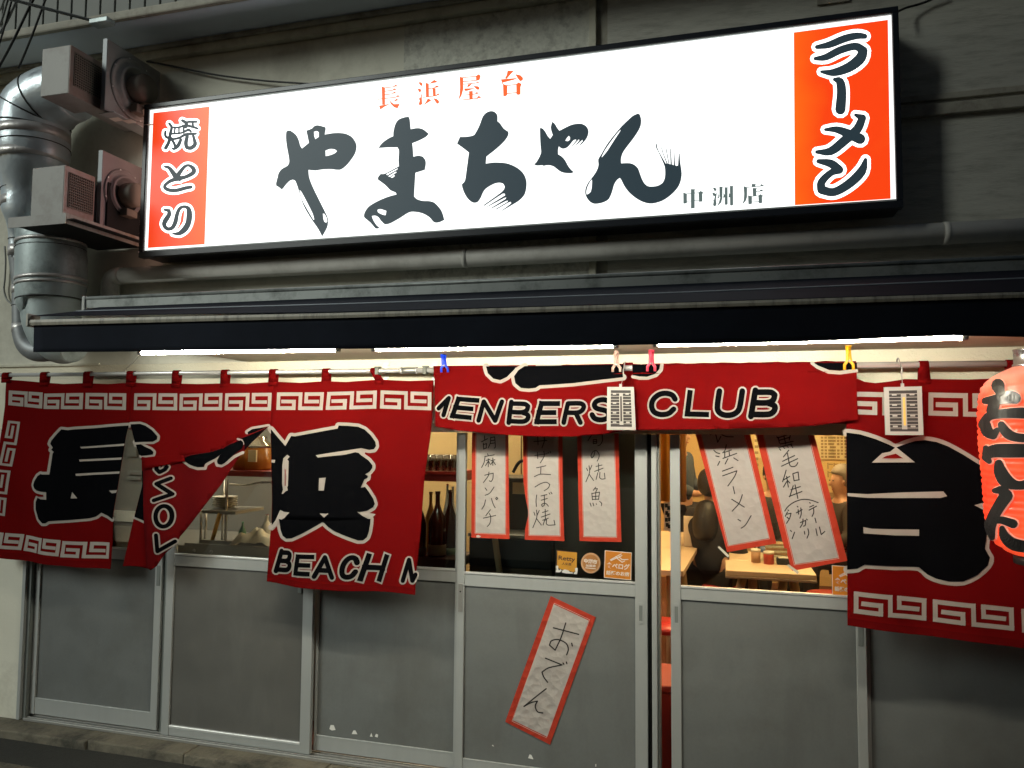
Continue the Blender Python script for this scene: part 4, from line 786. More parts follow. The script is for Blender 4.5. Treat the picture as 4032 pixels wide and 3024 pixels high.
# ink on the left curtain
W_, B_k, W2, R2 = inks(Y_CLOTH, disp_left)
for q in ([(60, 873), (275, 885), (270, 988), (55, 965)], [(290, 893), (538, 888), (533, 993), (285, 990)], [(557, 888), (814, 890), (812, 998), (552, 990)], [(873, 890), (1145, 890), (1143, 1000), (870, 997)], [(1165, 893), (1443, 888), (1440, 1000), (1160, 1000)], [(1465, 890), (1754, 885), (1750, 1002), (1462, 1000)]): meander(W_, KL('z4', q), 13)
for q in ([(250, 402), (768, 400), (755, 595), (243, 590)], [(808, 398), (1337, 380), (1328, 578), (792, 592)], [(1378, 378), (1937, 400), (1937, 597), (1370, 577)]): meander(W_, KL('d', q), 14)
for q in ([(-160, 1160), (190, 1200), (165, 1345), (-185, 1310)], [(215, 1208), (565, 1250), (545, 1400), (190, 1352)], [(585, 1258), (1003, 1275), (985, 1428), (562, 1408)]): meander(W_, KL('b', q), 13)
for q in ([(170, 142), (105, 568), (5, 552), (70, 130)], [(97, 598), (40, 1030), (-60, 1012), (-5, 585)]): meander(W_, KL('b', q), 9)
CHO = [(575,215),(640,222),(700,215),(850,205),(1000,192),(1198,178)]
CHOs = [(1193,205),(1170,300),(1155,400),(1140,500),(1125,620),(1110,750),(1090,880),(1065,1000),(1057,1050)]
CHOb = [(1050,1052),(1000,1025),(925,995),(880,1030),(830,1045),(650,1060),(470,1070),(440,1090),(410,1090),(370,1050),(340,960),(345,890),(370,850),(400,866),(453,870),(453,800),(405,795),(360,785),(330,765),(317,735),(330,700),(365,650),(395,630),(410,635),(475,635),(485,540),(495,440),(505,425),(480,405),(495,385),(470,350),(480,320),(520,270),(575,215)]
B_k.mark().poly(KL('b', CHO+CHOs+CHOb[:-1])); W_.mark().stroke(KL('b', CHOb+CHO[1:]), 21)
for pl in ([(748,378),(757,393),(1155,368),(1160,348)],[(742,497),(748,515),(1130,497),(1135,477)],[(718,628),(722,648),(1118,627),(1120,607)],[(695,797),(737,857),(680,857)],[(1013,787),(1105,780),(1095,805),(1048,812)],[(380,815),(453,803),(453,868),(375,855),(430,840),(432,826)]): W2.mark().poly(KL('b', pl))
R2.mark().poly(KL('b', [(345, 828), (428, 822), (428, 840), (380, 842)]))
# right part of the first character and the start of the second, on the folded panel
for pl in ([(150,168),(245,163),(300,180),(360,220),(410,280),(405,310),(370,330),(290,330),(190,335),(172,260)],[(200,360),(240,345),(290,375),(350,400),(375,425),(370,450),(310,458),(255,462),(232,450)],[(1250,240),(1290,212),(1360,200),(1432,186),(1400,205),(1255,262)]): B_k.mark().poly(KL('c', pl)); W_.mark().stroke(KL('c', pl[:-1]), 18)
W2.mark().poly(KL('c', [(190, 338), (300, 334), (330, 346), (195, 358)]))
# second character
HA = KL('d', [(178,800),(255,890),(340,985),(405,875),(445,880),(920,795),(930,762),(1020,765),(1130,775),(1200,805),(1270,870),(1320,940),(1328,985),(1305,1020),(1250,1028),(1170,1010),(1110,1035),(1160,1085),(1240,1140),(1285,1195),(1283,1225),(1250,1265),(1200,1295),(1230,1310),(1225,1335),(1190,1350),(1150,1440),(1195,1432),(1230,1480),(1280,1560)])+KL('e', [(1370,350),(1385,400),(1360,440),(1290,480),(1200,497),(1240,540),(1300,575),(1330,575),(1325,640),(1310,730),(1290,790),(1250,825),(1200,825),(1100,780),(950,710),(870,660),(820,615),(795,608),(740,640),(560,740),(440,795),(370,800),(320,770),(290,700),(275,620),(265,575),(182,672)])
B_k.mark().poly(HA+KL('e', [(181, 300), (183, 0)])+KL('d', [(177, 1100)])); W_.mark().stroke(HA, 25)
for pl in ([(680,1085),(705,1110),(1000,1078),(1100,1052),(1200,1075),(1210,1030),(1165,1008),(1000,1035)],[(360,1080),(388,1100),(360,1130),(375,1150),(360,1420),(350,1435),(358,1470),(330,1480),(300,1508),(282,1508),(300,1460),(290,1400),(300,1200),(315,1120)],[(715,1335),(795,1328),(770,1468),(705,1470)],[(174,1135),(218,1137),(212,1168),(174,1165)]): W2.mark().poly(KL('d', pl))
for pl in ([(765,507),(872,507),(820,555)],[(280,470),(330,490),(402,497),(340,560),(300,582),(262,575),(245,640),(182,700),(182,650),(225,590)],[(1185,492),(1300,505),(1392,520),(1330,577),(1240,540)]): W2.mark().poly(KL('e', pl))
R2.mark().poly(KL('d', [(328, 1230), (336, 1240), (332, 1420), (322, 1420)]))
letters('BEACH', [[(290,945),(445,945),(425,1185),(210,1180)],[(500,985),(700,990),(640,1225),(470,1215)],[(770,1000),(910,1000),(945,1245),(690,1235)],[(1060,1000),(1215,1005),(1190,1260),(1000,1255)],[(1280,1005),(1565,1015),(1480,1275),(1200,1265)]], 'e', B_k, W_, .225, 13)
for pr_, wd in ((B_k, 17), (W_, 30)): pr_.mark().stroke(KL('e', [(1735, 1285), (1800, 1045), (1845, 1285), (1880, 1215)]), wd)
W_.build('white_print', 'cloth_white', n1); B_k.build('black_print', 'cloth_black', n1); W2.build('white_print', 'cloth_white', n1); R2.build('red_print', 'cloth_red', n1)
# ink showing through on the flap and behind it
W_, B_k, W2, R2 = inks(Y_CLOTH-.004, disp_left)
B_k.mark().poly(KL('c', [(262, 600), (270, 740), (235, 890), (203, 1030), (290, 1065), (330, 1080), (330, 600)])); W_.mark().stroke(KL('c', [(200, 1030), (245, 1048), (292, 1072), (320, 1085)]), 14)
W_.build('white_print', 'cloth_white', n1); B_k.build('black_print', 'cloth_black', n1)
W_, B_k, W2, R2 = inks(Y_CLOTH-.014, disp_left)
for pl in ([(625,490),(700,457),(890,428),(1010,390),(1020,405),(985,455),(920,495),(865,520),(840,540),(830,565),(770,567),(700,550),(650,520)],[(1010,400),(1100,352),(1190,315),(1212,335),(1205,390),(1120,455),(1060,510),(1000,545),(962,535),(957,500),(990,450)],[(1200,300),(1430,192),(1370,245),(1290,330),(1225,405),(1220,340)]): B_k.mark().poly(KL('c', pl), n=2)
W_.mark().stroke(KL('c', [(612, 478), (625, 515), (690, 560), (770, 582), (845, 580), (855, 545), (920, 505), (985, 462), (1015, 410)]), 11); W_.mark().stroke(KL('c', [(960, 470), (942, 510), (955, 550), (1000, 556), (1060, 525), (1130, 470), (1210, 430)]), 11); W_.mark().stroke(KL('c', [(1165, 305), (1205, 318), (1212, 350)]), 8)
for st in ([(405,1200),(412,1352),(555,1262)], [(512,672),(402,722),(528,820),(385,876)], [(400,560),(398,585),(425,615),(465,590),(480,565)]): B_k.mark().stroke(KL('c', st), 15); W_.mark().stroke(KL('c', st), 27)
el_ = [(467+64*math.cos(t*math.pi/10), 1025+96*math.sin(t*math.pi/10)) for t in range(20)]
B_k.mark().stroke(KL('c', el_), 16, closed=True); W_.mark().stroke(KL('c', el_), 28, closed=True)
W_.build('white_print', 'cloth_white', n1); B_k.build('black_print', 'cloth_black', n1)

# folded-up curtain pieces
YFD = Y_POLE-.032
n2 = thing('shop_curtain', 'red curtain panel folded up over the pole, printed MENBERS', 'curtain', (-1.2, YFD, 1.9), 'red shop curtains')
def over_pole(par, pxL, pxR, m='cloth_red'):
    a, b = P(*pxL, YFD), P(*pxR, YFD); mb = MB(); r0 = .0180; n_ = 24
    for i in range(n_):
        xa_, xb_ = a.x+(b.x-a.x)*i/n_, a.x+(b.x-a.x)*(i+1)/n_; ln = []
        for xq in (xa_, xb_):
            zp = Z_P(xq); r = r0+.0015*math.sin(xq*60)+.001*math.sin(xq*131); row = [(xq, YFD+.0005, zp-.03)]
            for k in range(9): t = math.pi-k*math.pi/8; row.append((xq, Y_POLE+r*math.cos(t), zp+r*math.sin(t)))
            row.append((xq, Y_POLE+r, zp-.25)); ln.append(row)
        for k in range(len(ln[0])-1): mb.face([ln[0][k], ln[1][k], ln[1][k+1], ln[0][k+1]], True)
    o = mb.build('folded_top', m, par); s = o.modifiers.new('thick', 'SOLIDIFY'); s.thickness = .001; s.offset = 1; return o
def top_px(x):  # photo y of the fold line on the front sheet, a little under the pole top
    return P
over_pole(n2, K('z5', 595, 715), K('z5', 1830, 700))
cloth_piece('curtain_panel', KL('z5', [(595, 712), (920, 710), (1430, 704), (1830, 697), (1832, 900), (1830, 1135), (1740, 1150), (1500, 1170), (1250, 1170), (1000, 1155), (750, 1130), (612, 1105), (605, 900)]), YFD, disp_fold, 'cloth_red', n2)
W_, B_k, W2, R2 = inks(YFD, disp_fold)
for pl in ([(938,716),(950,760),(985,795),(1030,805),(1075,785),(1120,740),(1140,714)],[(1190,714),(1150,740),(1122,780),(1130,825),(1165,855),(1215,860),(1260,855),(1285,838),(1500,825),(1700,800),(1826,785),(1828,702),(1430,708)]): B_k.mark().poly(KL('z5', pl)); W_.mark().stroke(KL('z5', pl[:-1] if len(pl) < 9 else pl[:-2]), 26)
W_.mark().stroke(KL('z5', [(1265, 712), (1420, 708)]), 6); 
letters('ENBERS', [[(745,915),(890,925),(828,1058),(700,1045)],[(905,935),(1060,945),(1010,1075),(870,1065)],[(1085,945),(1235,950),(1215,1085),(1065,1080)],[(1285,945),(1410,945),(1385,1085),(1245,1085)],[(1455,945),(1595,945),(1565,1080),(1425,1080)],[(1630,920),(1765,925),(1750,1072),(1610,1070)]], 'z5', B_k, W_, .225, 13)
for pr_, wd in ((B_k, 17), (W_, 29)): pr_.mark().stroke(KL('z5', [(632, 988), (697, 920), (662, 1032)]), wd)
W_.build('white_print', 'cloth_white', n2); B_k.build('black_print', 'cloth_black', n2)
# the strip between the two folded panels
cloth_piece('curtain_panel', KL('z5', [(1826, 690), (1890, 690), (1905, 1110), (1826, 1110)]), Y_CLOTH+.004, disp_fold, 'cloth_red', n2)
n3 = thing('shop_curtain', 'red curtain panel folded up over the pole, printed CLUB', 'curtain', (.1, YFD, 1.9), 'red shop curtains')
over_pole(n3, K('z5', 1884, 700), K('z6', 1130, 690))
clubp = KL('z5', [(1910, 1130), (1895, 900), (1884, 702)])+KL('z6', [(0, 704), (400, 700), (830, 692), (1130, 690), (1128, 840), (1138, 1060), (900, 1095), (700, 1110), (300, 1120), (0, 1125)])
cloth_piece('curtain_panel', clubp, YFD-.002, disp_fold, 'cloth_red', n3)
W_, B_k, W2, R2 = inks(YFD-.002, disp_fold)
B_k.mark().poly(KL('z5', [(1886, 704), (2065, 704), (2058, 735), (2030, 765), (1980, 782), (1930, 780), (1888, 770)])); W_.mark().stroke(KL('z5', [(1888, 780), (1930, 790), (1985, 790), (2040, 772), (2072, 738), (2078, 704)]), 14)
B_k.mark().poly(KL('z6', [(852, 692), (880, 710), (950, 738), (1020, 742), (1128, 732), (1128, 692)])); W_.mark().stroke(KL('z6', [(840, 692), (875, 718), (945, 750), (1020, 756), (1125, 742)]), 14)
letters('CLUB', [[(-210,880),(-30,880),(-45,1040),(-225,1035)],[(30,885),(175,885),(160,1040),(10,1035)],[(215,875),(410,875),(380,1045),(195,1040)],[(450,870),(625,870),(605,1040),(420,1040)]], 'z6', B_k, W_, .225, 13)
W_.build('white_print', 'cloth_white', n3); B_k.build('black_print', 'cloth_black', n3)
n4 = thing('shop_curtain', 'red curtain with one huge black character hanging beside the lantern', 'curtain', (.8, Y_CLOTH, 1.9), 'red shop curtains')
cloth_piece('curtain_panel', [K('f', 52, 20)]+KL('z6', [(1080, 790), (1135, 795), (1180, 815), (1250, 823), (1350, 812), (1440, 797), (1530, 799), (1600, 796), (1700, 798), (1850, 800), (2000, 795), (2212, 790), (2500, 790)])+[(4230, 2620), (4032, 2551)]+KL('c6', [(1400, 515), (900, 460), (312, 370)])+KL('f', [(60, 1000), (55, 400)]), Y_CLOTH, disp_right, 'cloth_red', n4)
hem_band(n4, KL('c6', [(314, 368), (900, 458), (1400, 513), (1904, 573)]), 30, Y_CLOTH, disp_right)
for x in (1565, 2130): tab(n4, 'z6', x, 800, 37)
W_, B_k, W2, R2 = inks(Y_CLOTH, disp_right)
for q in ([(1070, 880), (1555, 888), (1555, 1042), (1070, 1022)], [(1595, 885), (2075, 895), (2080, 1047), (1595, 1032)]): meander(W_, KL('z6', q), 19)
for q in ([(368, 62), (1040, 140), (1040, 340), (368, 257)], [(1090, 142), (1812, 210), (1820, 420), (1093, 345)], [(1870, 215), (2600, 285), (2605, 500), (1880, 430)]): meander(W_, KL('c6', q), 18)
top_ = [(55,180),(150,192),(260,225),(350,262),(395,285),(460,260),(530,238),(600,232),(680,245),(760,275),(860,330),(985,410)]
bot_ = [(1028,850),(1012,980),(1045,1040),(1030,1095),(960,1160),(860,1205),(760,1205),(680,1188),(620,1160),(563,1110),(400,1103),(180,1085),(130,1112),(60,1120)]
B_k.mark().poly(KL('f', top_+[(1010, 560), (1015, 750)]+bot_)); W_.mark().stroke(KL('f', smooth(top_, 2, 60, closed=False)), 30); W_.mark().stroke(KL('f', smooth(bot_, 2, 60, closed=False)), 30)
for pl in ([(62,595),(200,603),(450,593),(725,585),(752,618),(705,630),(400,632),(200,628),(62,615)],[(170,828),(230,840),(400,848),(562,850),(562,893),(400,890),(172,870)],[(940,680),(1010,660),(1020,722)],[(400,280),(530,385),(232,387),(305,322),(360,312)]): W2.mark().poly(KL('f', pl))
R2.mark().poly(KL('f', [(400, 325), (450, 358), (303, 358), (330, 342)]))
W_.build('white_print', 'cloth_white', n4); B_k.build('black_print', 'cloth_black', n4); W2.build('white_print', 'cloth_white', n4); R2.build('red_print', 'cloth_red', n4)

# ------------------------------------------------------------------ clothes pegs
def peg(label, col, c, hx, hy, bx_, by_, m):
    mat(m, col, .35, spec=.5, transl=.15)
    y = YFD-.012; a = P(*K(c, hx, hy), y); b = P(*K(c, bx_, by_), y); q = b+(a-b)*.38
    pg = thing('clothes_peg', label, 'clothes peg', b, 'plastic pegs on the curtain pole')
    for s in (-1, 1):
        t = MB(); L_ = (a-b).length
        t.tube([b+Vector((s*.017, 0, 0)), b+(q-b)*.55+Vector((s*.017, 0, 0)), q+Vector((s*.006, s*.002, 0)), q+(a-q)*.5+Vector((s*.004, s*.006, 0)), a+Vector((s*.004, s*.009, 0))], [.006, .0065, .0075, .0075, .009], 8); t.build('peg_arm', m, pg)
    MB().lathe([(.0001, -.009), (.010, -.008), (.013, 0), (.010, .008), (.0001, .012)], tuple(a+Vector((0, -.004, .004))), 12).build('peg_knob', m, pg)
    MB().tube([q+Vector((-.007, -.006, 0)), q+Vector((.007, -.006, 0))], .0035, 8).build('peg_spring', 'chrome', pg)
peg('blue plastic clothes peg at the end of the MENBERS panel', (.01, .06, .75), 'q7', 1810, 260, 1850, 780, 'peg_blue')
peg('pale pink plastic clothes peg beside the insect repellent hanger', (.62, .40, .33), 'q6', 327, 60, 330, 410, 'peg_pale')
peg('bright pink plastic clothes peg on the CLUB panel', (.85, .06, .12), 'q6', 1000, 0, 995, 400, 'peg_pink')
peg('yellow plastic clothes peg at the end of the CLUB panel', (.80, .42, .01), 'q8', 165, 150, 180, 520, 'peg_yellow')

# ------------------------------------------------------------------ insect repellent hangers
mat('plate_white', (.31, .295, .275), .45); mat('plate_dark', (.02, .015, .015), .6); mat('amber', (.65, .40, .08), .3)
def repellent(label, c, qd, cordtop, hooktop, tube):
    y = YFD-.032; q = [P(*K(c, p), y) for p in qd]; cx = sum(v.x for v in q)/4; cz_ = sum(v.z for v in q)/4
    hg = thing('repellent_hanger', label, 'hanger', (cx, y, cz_), 'plastic insect repellent hangers')
    U = lambda u, v, l: q[0]*(1-u)*(1-v)+q[1]*u*(1-v)+q[2]*u*v+q[3]*(1-u)*v+Vector((0, -l, 0))
    def bar(u0, v0, u1, v1, l0, l1, name, m): 
        a = [U(u0, v1, l0), U(u1, v1, l0), U(u1, v0, l0), U(u0, v0, l0)]; b = [U(u0, v1, l1), U(u1, v1, l1), U(u1, v0, l1), U(u0, v0, l1)]
        return MB().hexa([a[0], a[1], b[1], b[0], a[3], a[2], b[2], b[3]]).build(name, m, hg, recalc=True)
    bar(.13, .07, .88, .93, 0, .004, 'repellent_pad', 'plate_dark')
    for (u0, v0, u1, v1) in ((0, 0, 1, .075), (0, .925, 1, 1), (0, .075, .13, .925), (.88, .075, 1, .925)): bar(u0, v0, u1, v1, 0, .008, 'frame_side', 'plate_white')
    for k in range(1, 12):
        v = .075+.85*k/12; bar(.13, v-.0055, .88, v+.0055, .0042, .0085, 'slat', 'plate_white')
    for v in (.16, .375, .60, .82):
        for u in (.21, .68): bar(u, v-.016, u+.12, v+.018, .0042, .0095, 'pad_cap', 'plate_white')
    bar(.45, .14, .58, .88, .0042, .011, 'centre_holder', 'plate_white'); bar(.485, .22, .545, .80, .0112, .0125, 'capsule', tube)
    p0 = U(.5, 0, .003); p1 = P(*K(c, *cordtop), y); 
    MB().tube([p0, p1], .0013, 6).build('cord', 'plate_white', hg); MB().box(tuple(p0+Vector((-.006, -.003, -.002))), tuple(p0+Vector((.006, .003, .014)))).build('cord_stop', 'plate_white', hg)
    zt = Z_P(cx)+.027; hk = [p1, p1+Vector((0, 0, .03)), Vector((p1.x, YFD-.006, Z_P(cx))), Vector((p1.x, Y_POLE-.012, zt)), Vector((p1.x, Y_POLE+.014, zt-.003)), Vector((p1.x, Y_POLE+.022, zt-.025))]
    MB().tube(smooth([tuple(v) for v in hk], 4, 90, closed=False), .0028, 8).build('hook', 'plate_white', hg)
repellent('white slatted insect repellent hanger between the folded panels', 'q6', [(158, 702), (664, 704), (700, 1532), (147, 1525)], (462, 500), (470, 250), 'plate_dark')
repellent('white slatted insect repellent hanger with amber capsule beside the yellow peg', 'q8', [(742, 808), (1358, 796), (1386, 1590), (768, 1588)], (1040, 600), (1040, 370), 'amber')
# ------------------------------------------------------------------ handwritten menu strips
def papermat(name, col, tr=.25):
    m = mat(name, col, .8, var=.05, vscale=6, transl=tr, spec=.2); N = m.node_tree.nodes; L = m.node_tree.links; b = N['Principled BSDF']; tc = [n for n in N if n.type == 'TEX_COORD'][0]
    no = N.new('ShaderNodeTexVoronoi'); no.inputs['Scale'].default_value = 26; L.new(tc.outputs['Object'], no.inputs['Vector'])
    n2_ = N.new('ShaderNodeTexNoise'); n2_.inputs['Scale'].default_value = 24; n2_.inputs['Detail'].default_value = 3; L.new(tc.outputs['Object'], n2_.inputs['Vector'])
    ad = N.new('ShaderNodeMath'); L.new(no.outputs['Distance'], ad.inputs[0]); L.new(n2_.outputs['Fac'], ad.inputs[1])
    bp = N.new('ShaderNodeBump'); bp.inputs['Strength'].default_value = .45; bp.inputs['Distance'].default_value = .012; L.new(ad.outputs[0], bp.inputs['Height']); L.new(bp.outputs[0], b.inputs['Normal'])
    return m
papermat('paper_white', (.57, .55, .505), .38); papermat('paper_red', (.46, .045, .022), .2); mat('pen_ink', (.012, .011, .010), .6); mat('tape_clear', (.55, .52, .42), .25); mat('paper_line', (.68, .45, .38), .7)
PP = dict(
 h1=dict(lb='menu strip with a torn white corner, first beside the bottles', red=[(140,-60),(655,-50),(660,700),(672,1598),(128,1575),(133,800)], inn=[(205,-60),(612,-50),(608,900),(610,1520),(190,1505),(198,800)], w=11,
  st=[[(315,130),(320,190)],[(275,215),(360,170)],[(300,235),(305,320)],[(300,255),(345,240),(340,300)],[(305,320),(345,300)],[(405,150),(400,230),(370,300)],[(405,155),(462,145),(470,290),(455,305)],[(408,200),(462,190)],[(405,240),(465,230)],[(360,385),(370,410)],[(320,425),(455,400)],[(325,425),(310,510),(275,580)],[(340,480),(395,465)],[(370,455),(370,570)],[(370,490),(330,555)],[(375,490),(395,530)],[(405,485),(465,470)],[(435,445),(435,550)],[(435,490),(405,540)],[(440,490),(472,540)],[(320,690),(440,660),(435,740),(410,780),(385,770)],[(380,645),(370,700),(300,795)],[(325,870),(350,905)],[(325,975),(390,945),(452,858)],[(330,1040),(315,1110),(278,1172)],[(415,1020),(440,1100),(468,1152)],[(490,1003),(505,1020),(490,1038),(474,1022),(490,1003)],[(400,1180),(335,1265)],[(300,1300),(475,1262)],[(385,1235),(405,1280),(395,1370),(355,1420)]]),
 h2=dict(lb='menu strip with a curled torn left edge, in the middle', red=[(65,-60),(628,-60),(632,600),(642,1200),(658,1625),(95,1605),(97,1470),(150,1230),(105,1010),(75,780)], inn=[(130,-60),(560,-60),(572,700),(590,1545),(162,1535),(158,1240),(142,900)], w=11,
  st=[[(280,140),(283,255)],[(370,145),(375,200),(340,300)],[(222,212),(410,195)],[(275,365),(280,455)],[(365,350),(370,420),(315,515)],[(238,408),(415,385)],[(425,365),(432,375)],[(455,355),(462,370)],[(262,585),(395,555)],[(325,570),(320,670)],[(232,710),(320,675),(462,682)],[(240,858),(320,810),(400,790),(450,820),(430,870),(370,912)],[(265,970),(255,1050),(260,1135)],[(325,985),(410,965)],[(330,1045),(415,1020)],[(372,970),(375,1110),(345,1135),(332,1110),(360,1090),(400,1095),(430,1130)],[(440,940),(452,960)],[(465,930),(482,955)],[(225,1215),(240,1260)],[(300,1190),(270,1260)],[(262,1185),(265,1290),(210,1435)],[(265,1310),(330,1398)],[(385,1175),(388,1330)],[(345,1220),(425,1195)],[(330,1285),(455,1240)],[(350,1330),(430,1300)],[(380,1320),(355,1398)],[(405,1310),(400,1380),(430,1400),(525,1395),(510,1330)]]),
 h3=dict(lb='menu strip above the three stickers, wrinkled and blank below', red=[(78,-60),(668,-60),(680,700),(712,1640),(115,1625),(95,800)], inn=[(148,-60),(598,-60),(625,900),(635,1565),(180,1555),(160,800)], w=11,
  st=[[(290,112),(235,198)],[(285,120),(440,112),(440,200),(410,255),(375,270)],[(310,185),(310,245)],[(310,185),(355,180),(360,235)],[(312,215),(355,210)],[(312,242),(358,235)],[(335,345),(320,410),(290,445),(278,410),(310,350),(355,340),(390,385),(390,440),(365,490)],[(215,590),(230,625)],[(290,550),(265,610)],[(250,555),(258,650),(205,785)],[(255,680),(315,765)],[(385,525),(388,640)],[(350,565),(435,545)],[(330,635),(450,590)],[(375,655),(350,750)],[(405,650),(400,725),(430,745),(478,740),(468,660)],[(345,860),(310,905)],[(330,885),(370,880),(345,930)],[(290,945),(298,1040)],[(290,950),(400,930),(385,1035)],[(345,945),(345,1035)],[(300,995),(390,985)],[(300,1035),(388,1030)],[(265,1085),(280,1130)],[(305,1085),(318,1125)],[(352,1095),(358,1105)],[(400,1062),(430,1090),(425,1122)]]),
 h4=dict(lb='slanted menu strip on the open door, the one nearer its edge', red=[(-5,-140),(700,-140),(745,40),(1095,1495),(465,1608),(45,40)], inn=[(80,-140),(625,-140),(665,40),(1000,1428),(485,1520),(125,40)], w=12,
  st=[[(250,100),(440,45)],[(310,60),(345,200),(385,125)],[(365,85),(450,125),(545,130)],[(320,30),(310,90)],[(295,300),(325,330),(370,345)],[(320,375),(362,385)],[(370,445),(345,495)],[(455,230),(440,300),(410,335)],[(430,330),(520,298)],[(435,325),(435,395)],[(490,315),(495,365)],[(412,407),(588,342)],[(475,410),(440,478)],[(550,400),(605,435)],[(405,570),(540,520)],[(408,630),(590,565),(560,640),(475,760)],[(542,768),(562,858)],[(660,872),(620,980),(530,1082)],[(525,930),(685,1030)],[(605,1188),(638,1208)],[(772,1140),(700,1260),(645,1300)]]),
 h5=dict(lb='slanted menu strip with a bracketed list, next to the right curtain', red=[(-35,5),(300,-50),(612,-90),(630,30),(1020,1510),(395,1625),(345,1450),(340,1370),(310,1370)], inn=[(72,70),(400,14),(558,20),(915,1475),(430,1548)], w=11,
  st=[[(225,115),(245,135)],[(240,120),(255,185)],[(240,125),(380,80),(365,150)],[(250,155),(370,120)],[(305,105),(325,195)],[(265,195),(410,165)],[(245,235),(395,195)],[(255,250),(270,265)],[(300,235),(315,245)],[(345,225),(355,235)],[(385,205),(405,235)],[(360,265),(300,340)],[(290,390),(425,325)],[(278,445),(460,360)],[(345,300),(370,430),(400,450),(440,440),(462,405)],[(330,490),(310,560),(290,620)],[(300,600),(370,560)],[(335,560),(355,680)],[(335,620),(300,680)],[(345,605),(372,635)],[(405,530),(420,610)],[(405,530),(465,510),(475,600)],[(420,608),(478,598)],[(410,665),(370,790)],[(385,710),(490,675)],[(365,785),(508,730)],[(430,655),(462,808)],[(315,950),(350,900),(420,850),(510,820),(600,825),(690,855)],[(350,938),(358,945)],[(455,897),(463,904)],[(594,855),(602,862)],[(345,960),(320,1010)],[(340,985),(385,975),(370,1030),(335,1088)],[(340,1020),(365,1040)],[(378,1168),(390,1180)],[(425,1188),(398,1262)],[(445,970),(510,935)],[(465,935),(470,985)],[(495,915),(500,980),(485,1030)],[(490,1080),(550,1055),(545,1110),(525,1120)],[(520,1040),(515,1090),(488,1135)],[(560,1040),(568,1050)],[(535,1180),(540,1210)],[(575,1150),(585,1200),(565,1255)],[(595,905),(640,885)],[(588,940),(672,895)],[(640,925),(640,970),(622,1010)],[(655,1030),(668,1080)],[(665,1150),(680,1225)],[(705,1130),(725,1215),(765,1180)]]),
 h6=dict(lb='tilted menu strip stuck on the grey lower door panel', red=[(522,70),(990,290),(880,600),(515,1612),(50,1375)], inn=[(552,155),(915,325),(486,1530),(130,1358)], w=12,
  st=[[(550,400),(812,468)],[(678,350),(630,500),(568,632),(510,580),(530,535),(600,522),(680,560),(705,620),(688,680)],[(740,560),(746,588)],[(468,715),(640,785),(500,815),(432,860),(450,910),(490,965)],[(650,765),(658,778)],[(685,755),(690,772)],[(475,1032),(400,1090),(245,1215),(320,1175),(385,1160),(362,1210),(385,1270),(440,1283)]]))
for c, d in PP.items():
    y = .0375 if c == 'h6' else .0385
    q = [P(*K(c, p), y) for p in d['red']]
    t = thing('menu_strip', d['lb'], 'menu strip', (sum(v.x for v in q)/len(q), y, min(v.z for v in q)), 'handwritten red bordered menu strips')
    mp = plane_map(y)
    Print(mp, 0).poly(KL(c, d['red'])).build('paper_border', 'paper_red', t)
    Print(mp, .0007).poly(KL(c, d['inn'])).build('paper_sheet', 'paper_white', t)
    inn = d['inn']; cx = sum(p[0] for p in inn)/len(inn); cyv = sum(p[1] for p in inn)/len(inn)
    pl = Print(mp, .0009); pl.stroke([K(c, p[0]+math.copysign(9, p[0]-cx), p[1]+math.copysign(9, p[1]-cyv)) for p in inn], 1.5, closed=True); pl.build('border_line', 'paper_line', t)
    pn = Print(mp, .0017)
    for s_ in d['st']:
        p_ = KL(c, s_)
        if len(p_) > 2: p_ = smooth(p_, 3, 60, closed=False)
        pn.mark().stroke(p_, d['w']*CR[c][2]*1.12)
    pn.build('handwriting', 'pen_ink', t)
    if c == 'h1': Print(mp, .0012).poly(KL('h1', [(200, 1548), (225, 1538), (268, 1558), (240, 1576), (202, 1572)])).build('torn_spot', 'paper_white', t)
for c, qd in (('w', [(575, 1158), (590, 1147), (690, 1240), (672, 1256)]), ('w', [(1238, 1330), (1258, 1322), (1362, 1396), (1340, 1416)])):
    tag(Print(plane_map(.0365), 0).poly(KL(c, qd)).build('adhesive_tape', 'tape_clear', None), 'clear tape under the strip nearer the door edge' if qd[0][0] < 900 else 'clear tape under the strip with the bracketed list', 'tape')

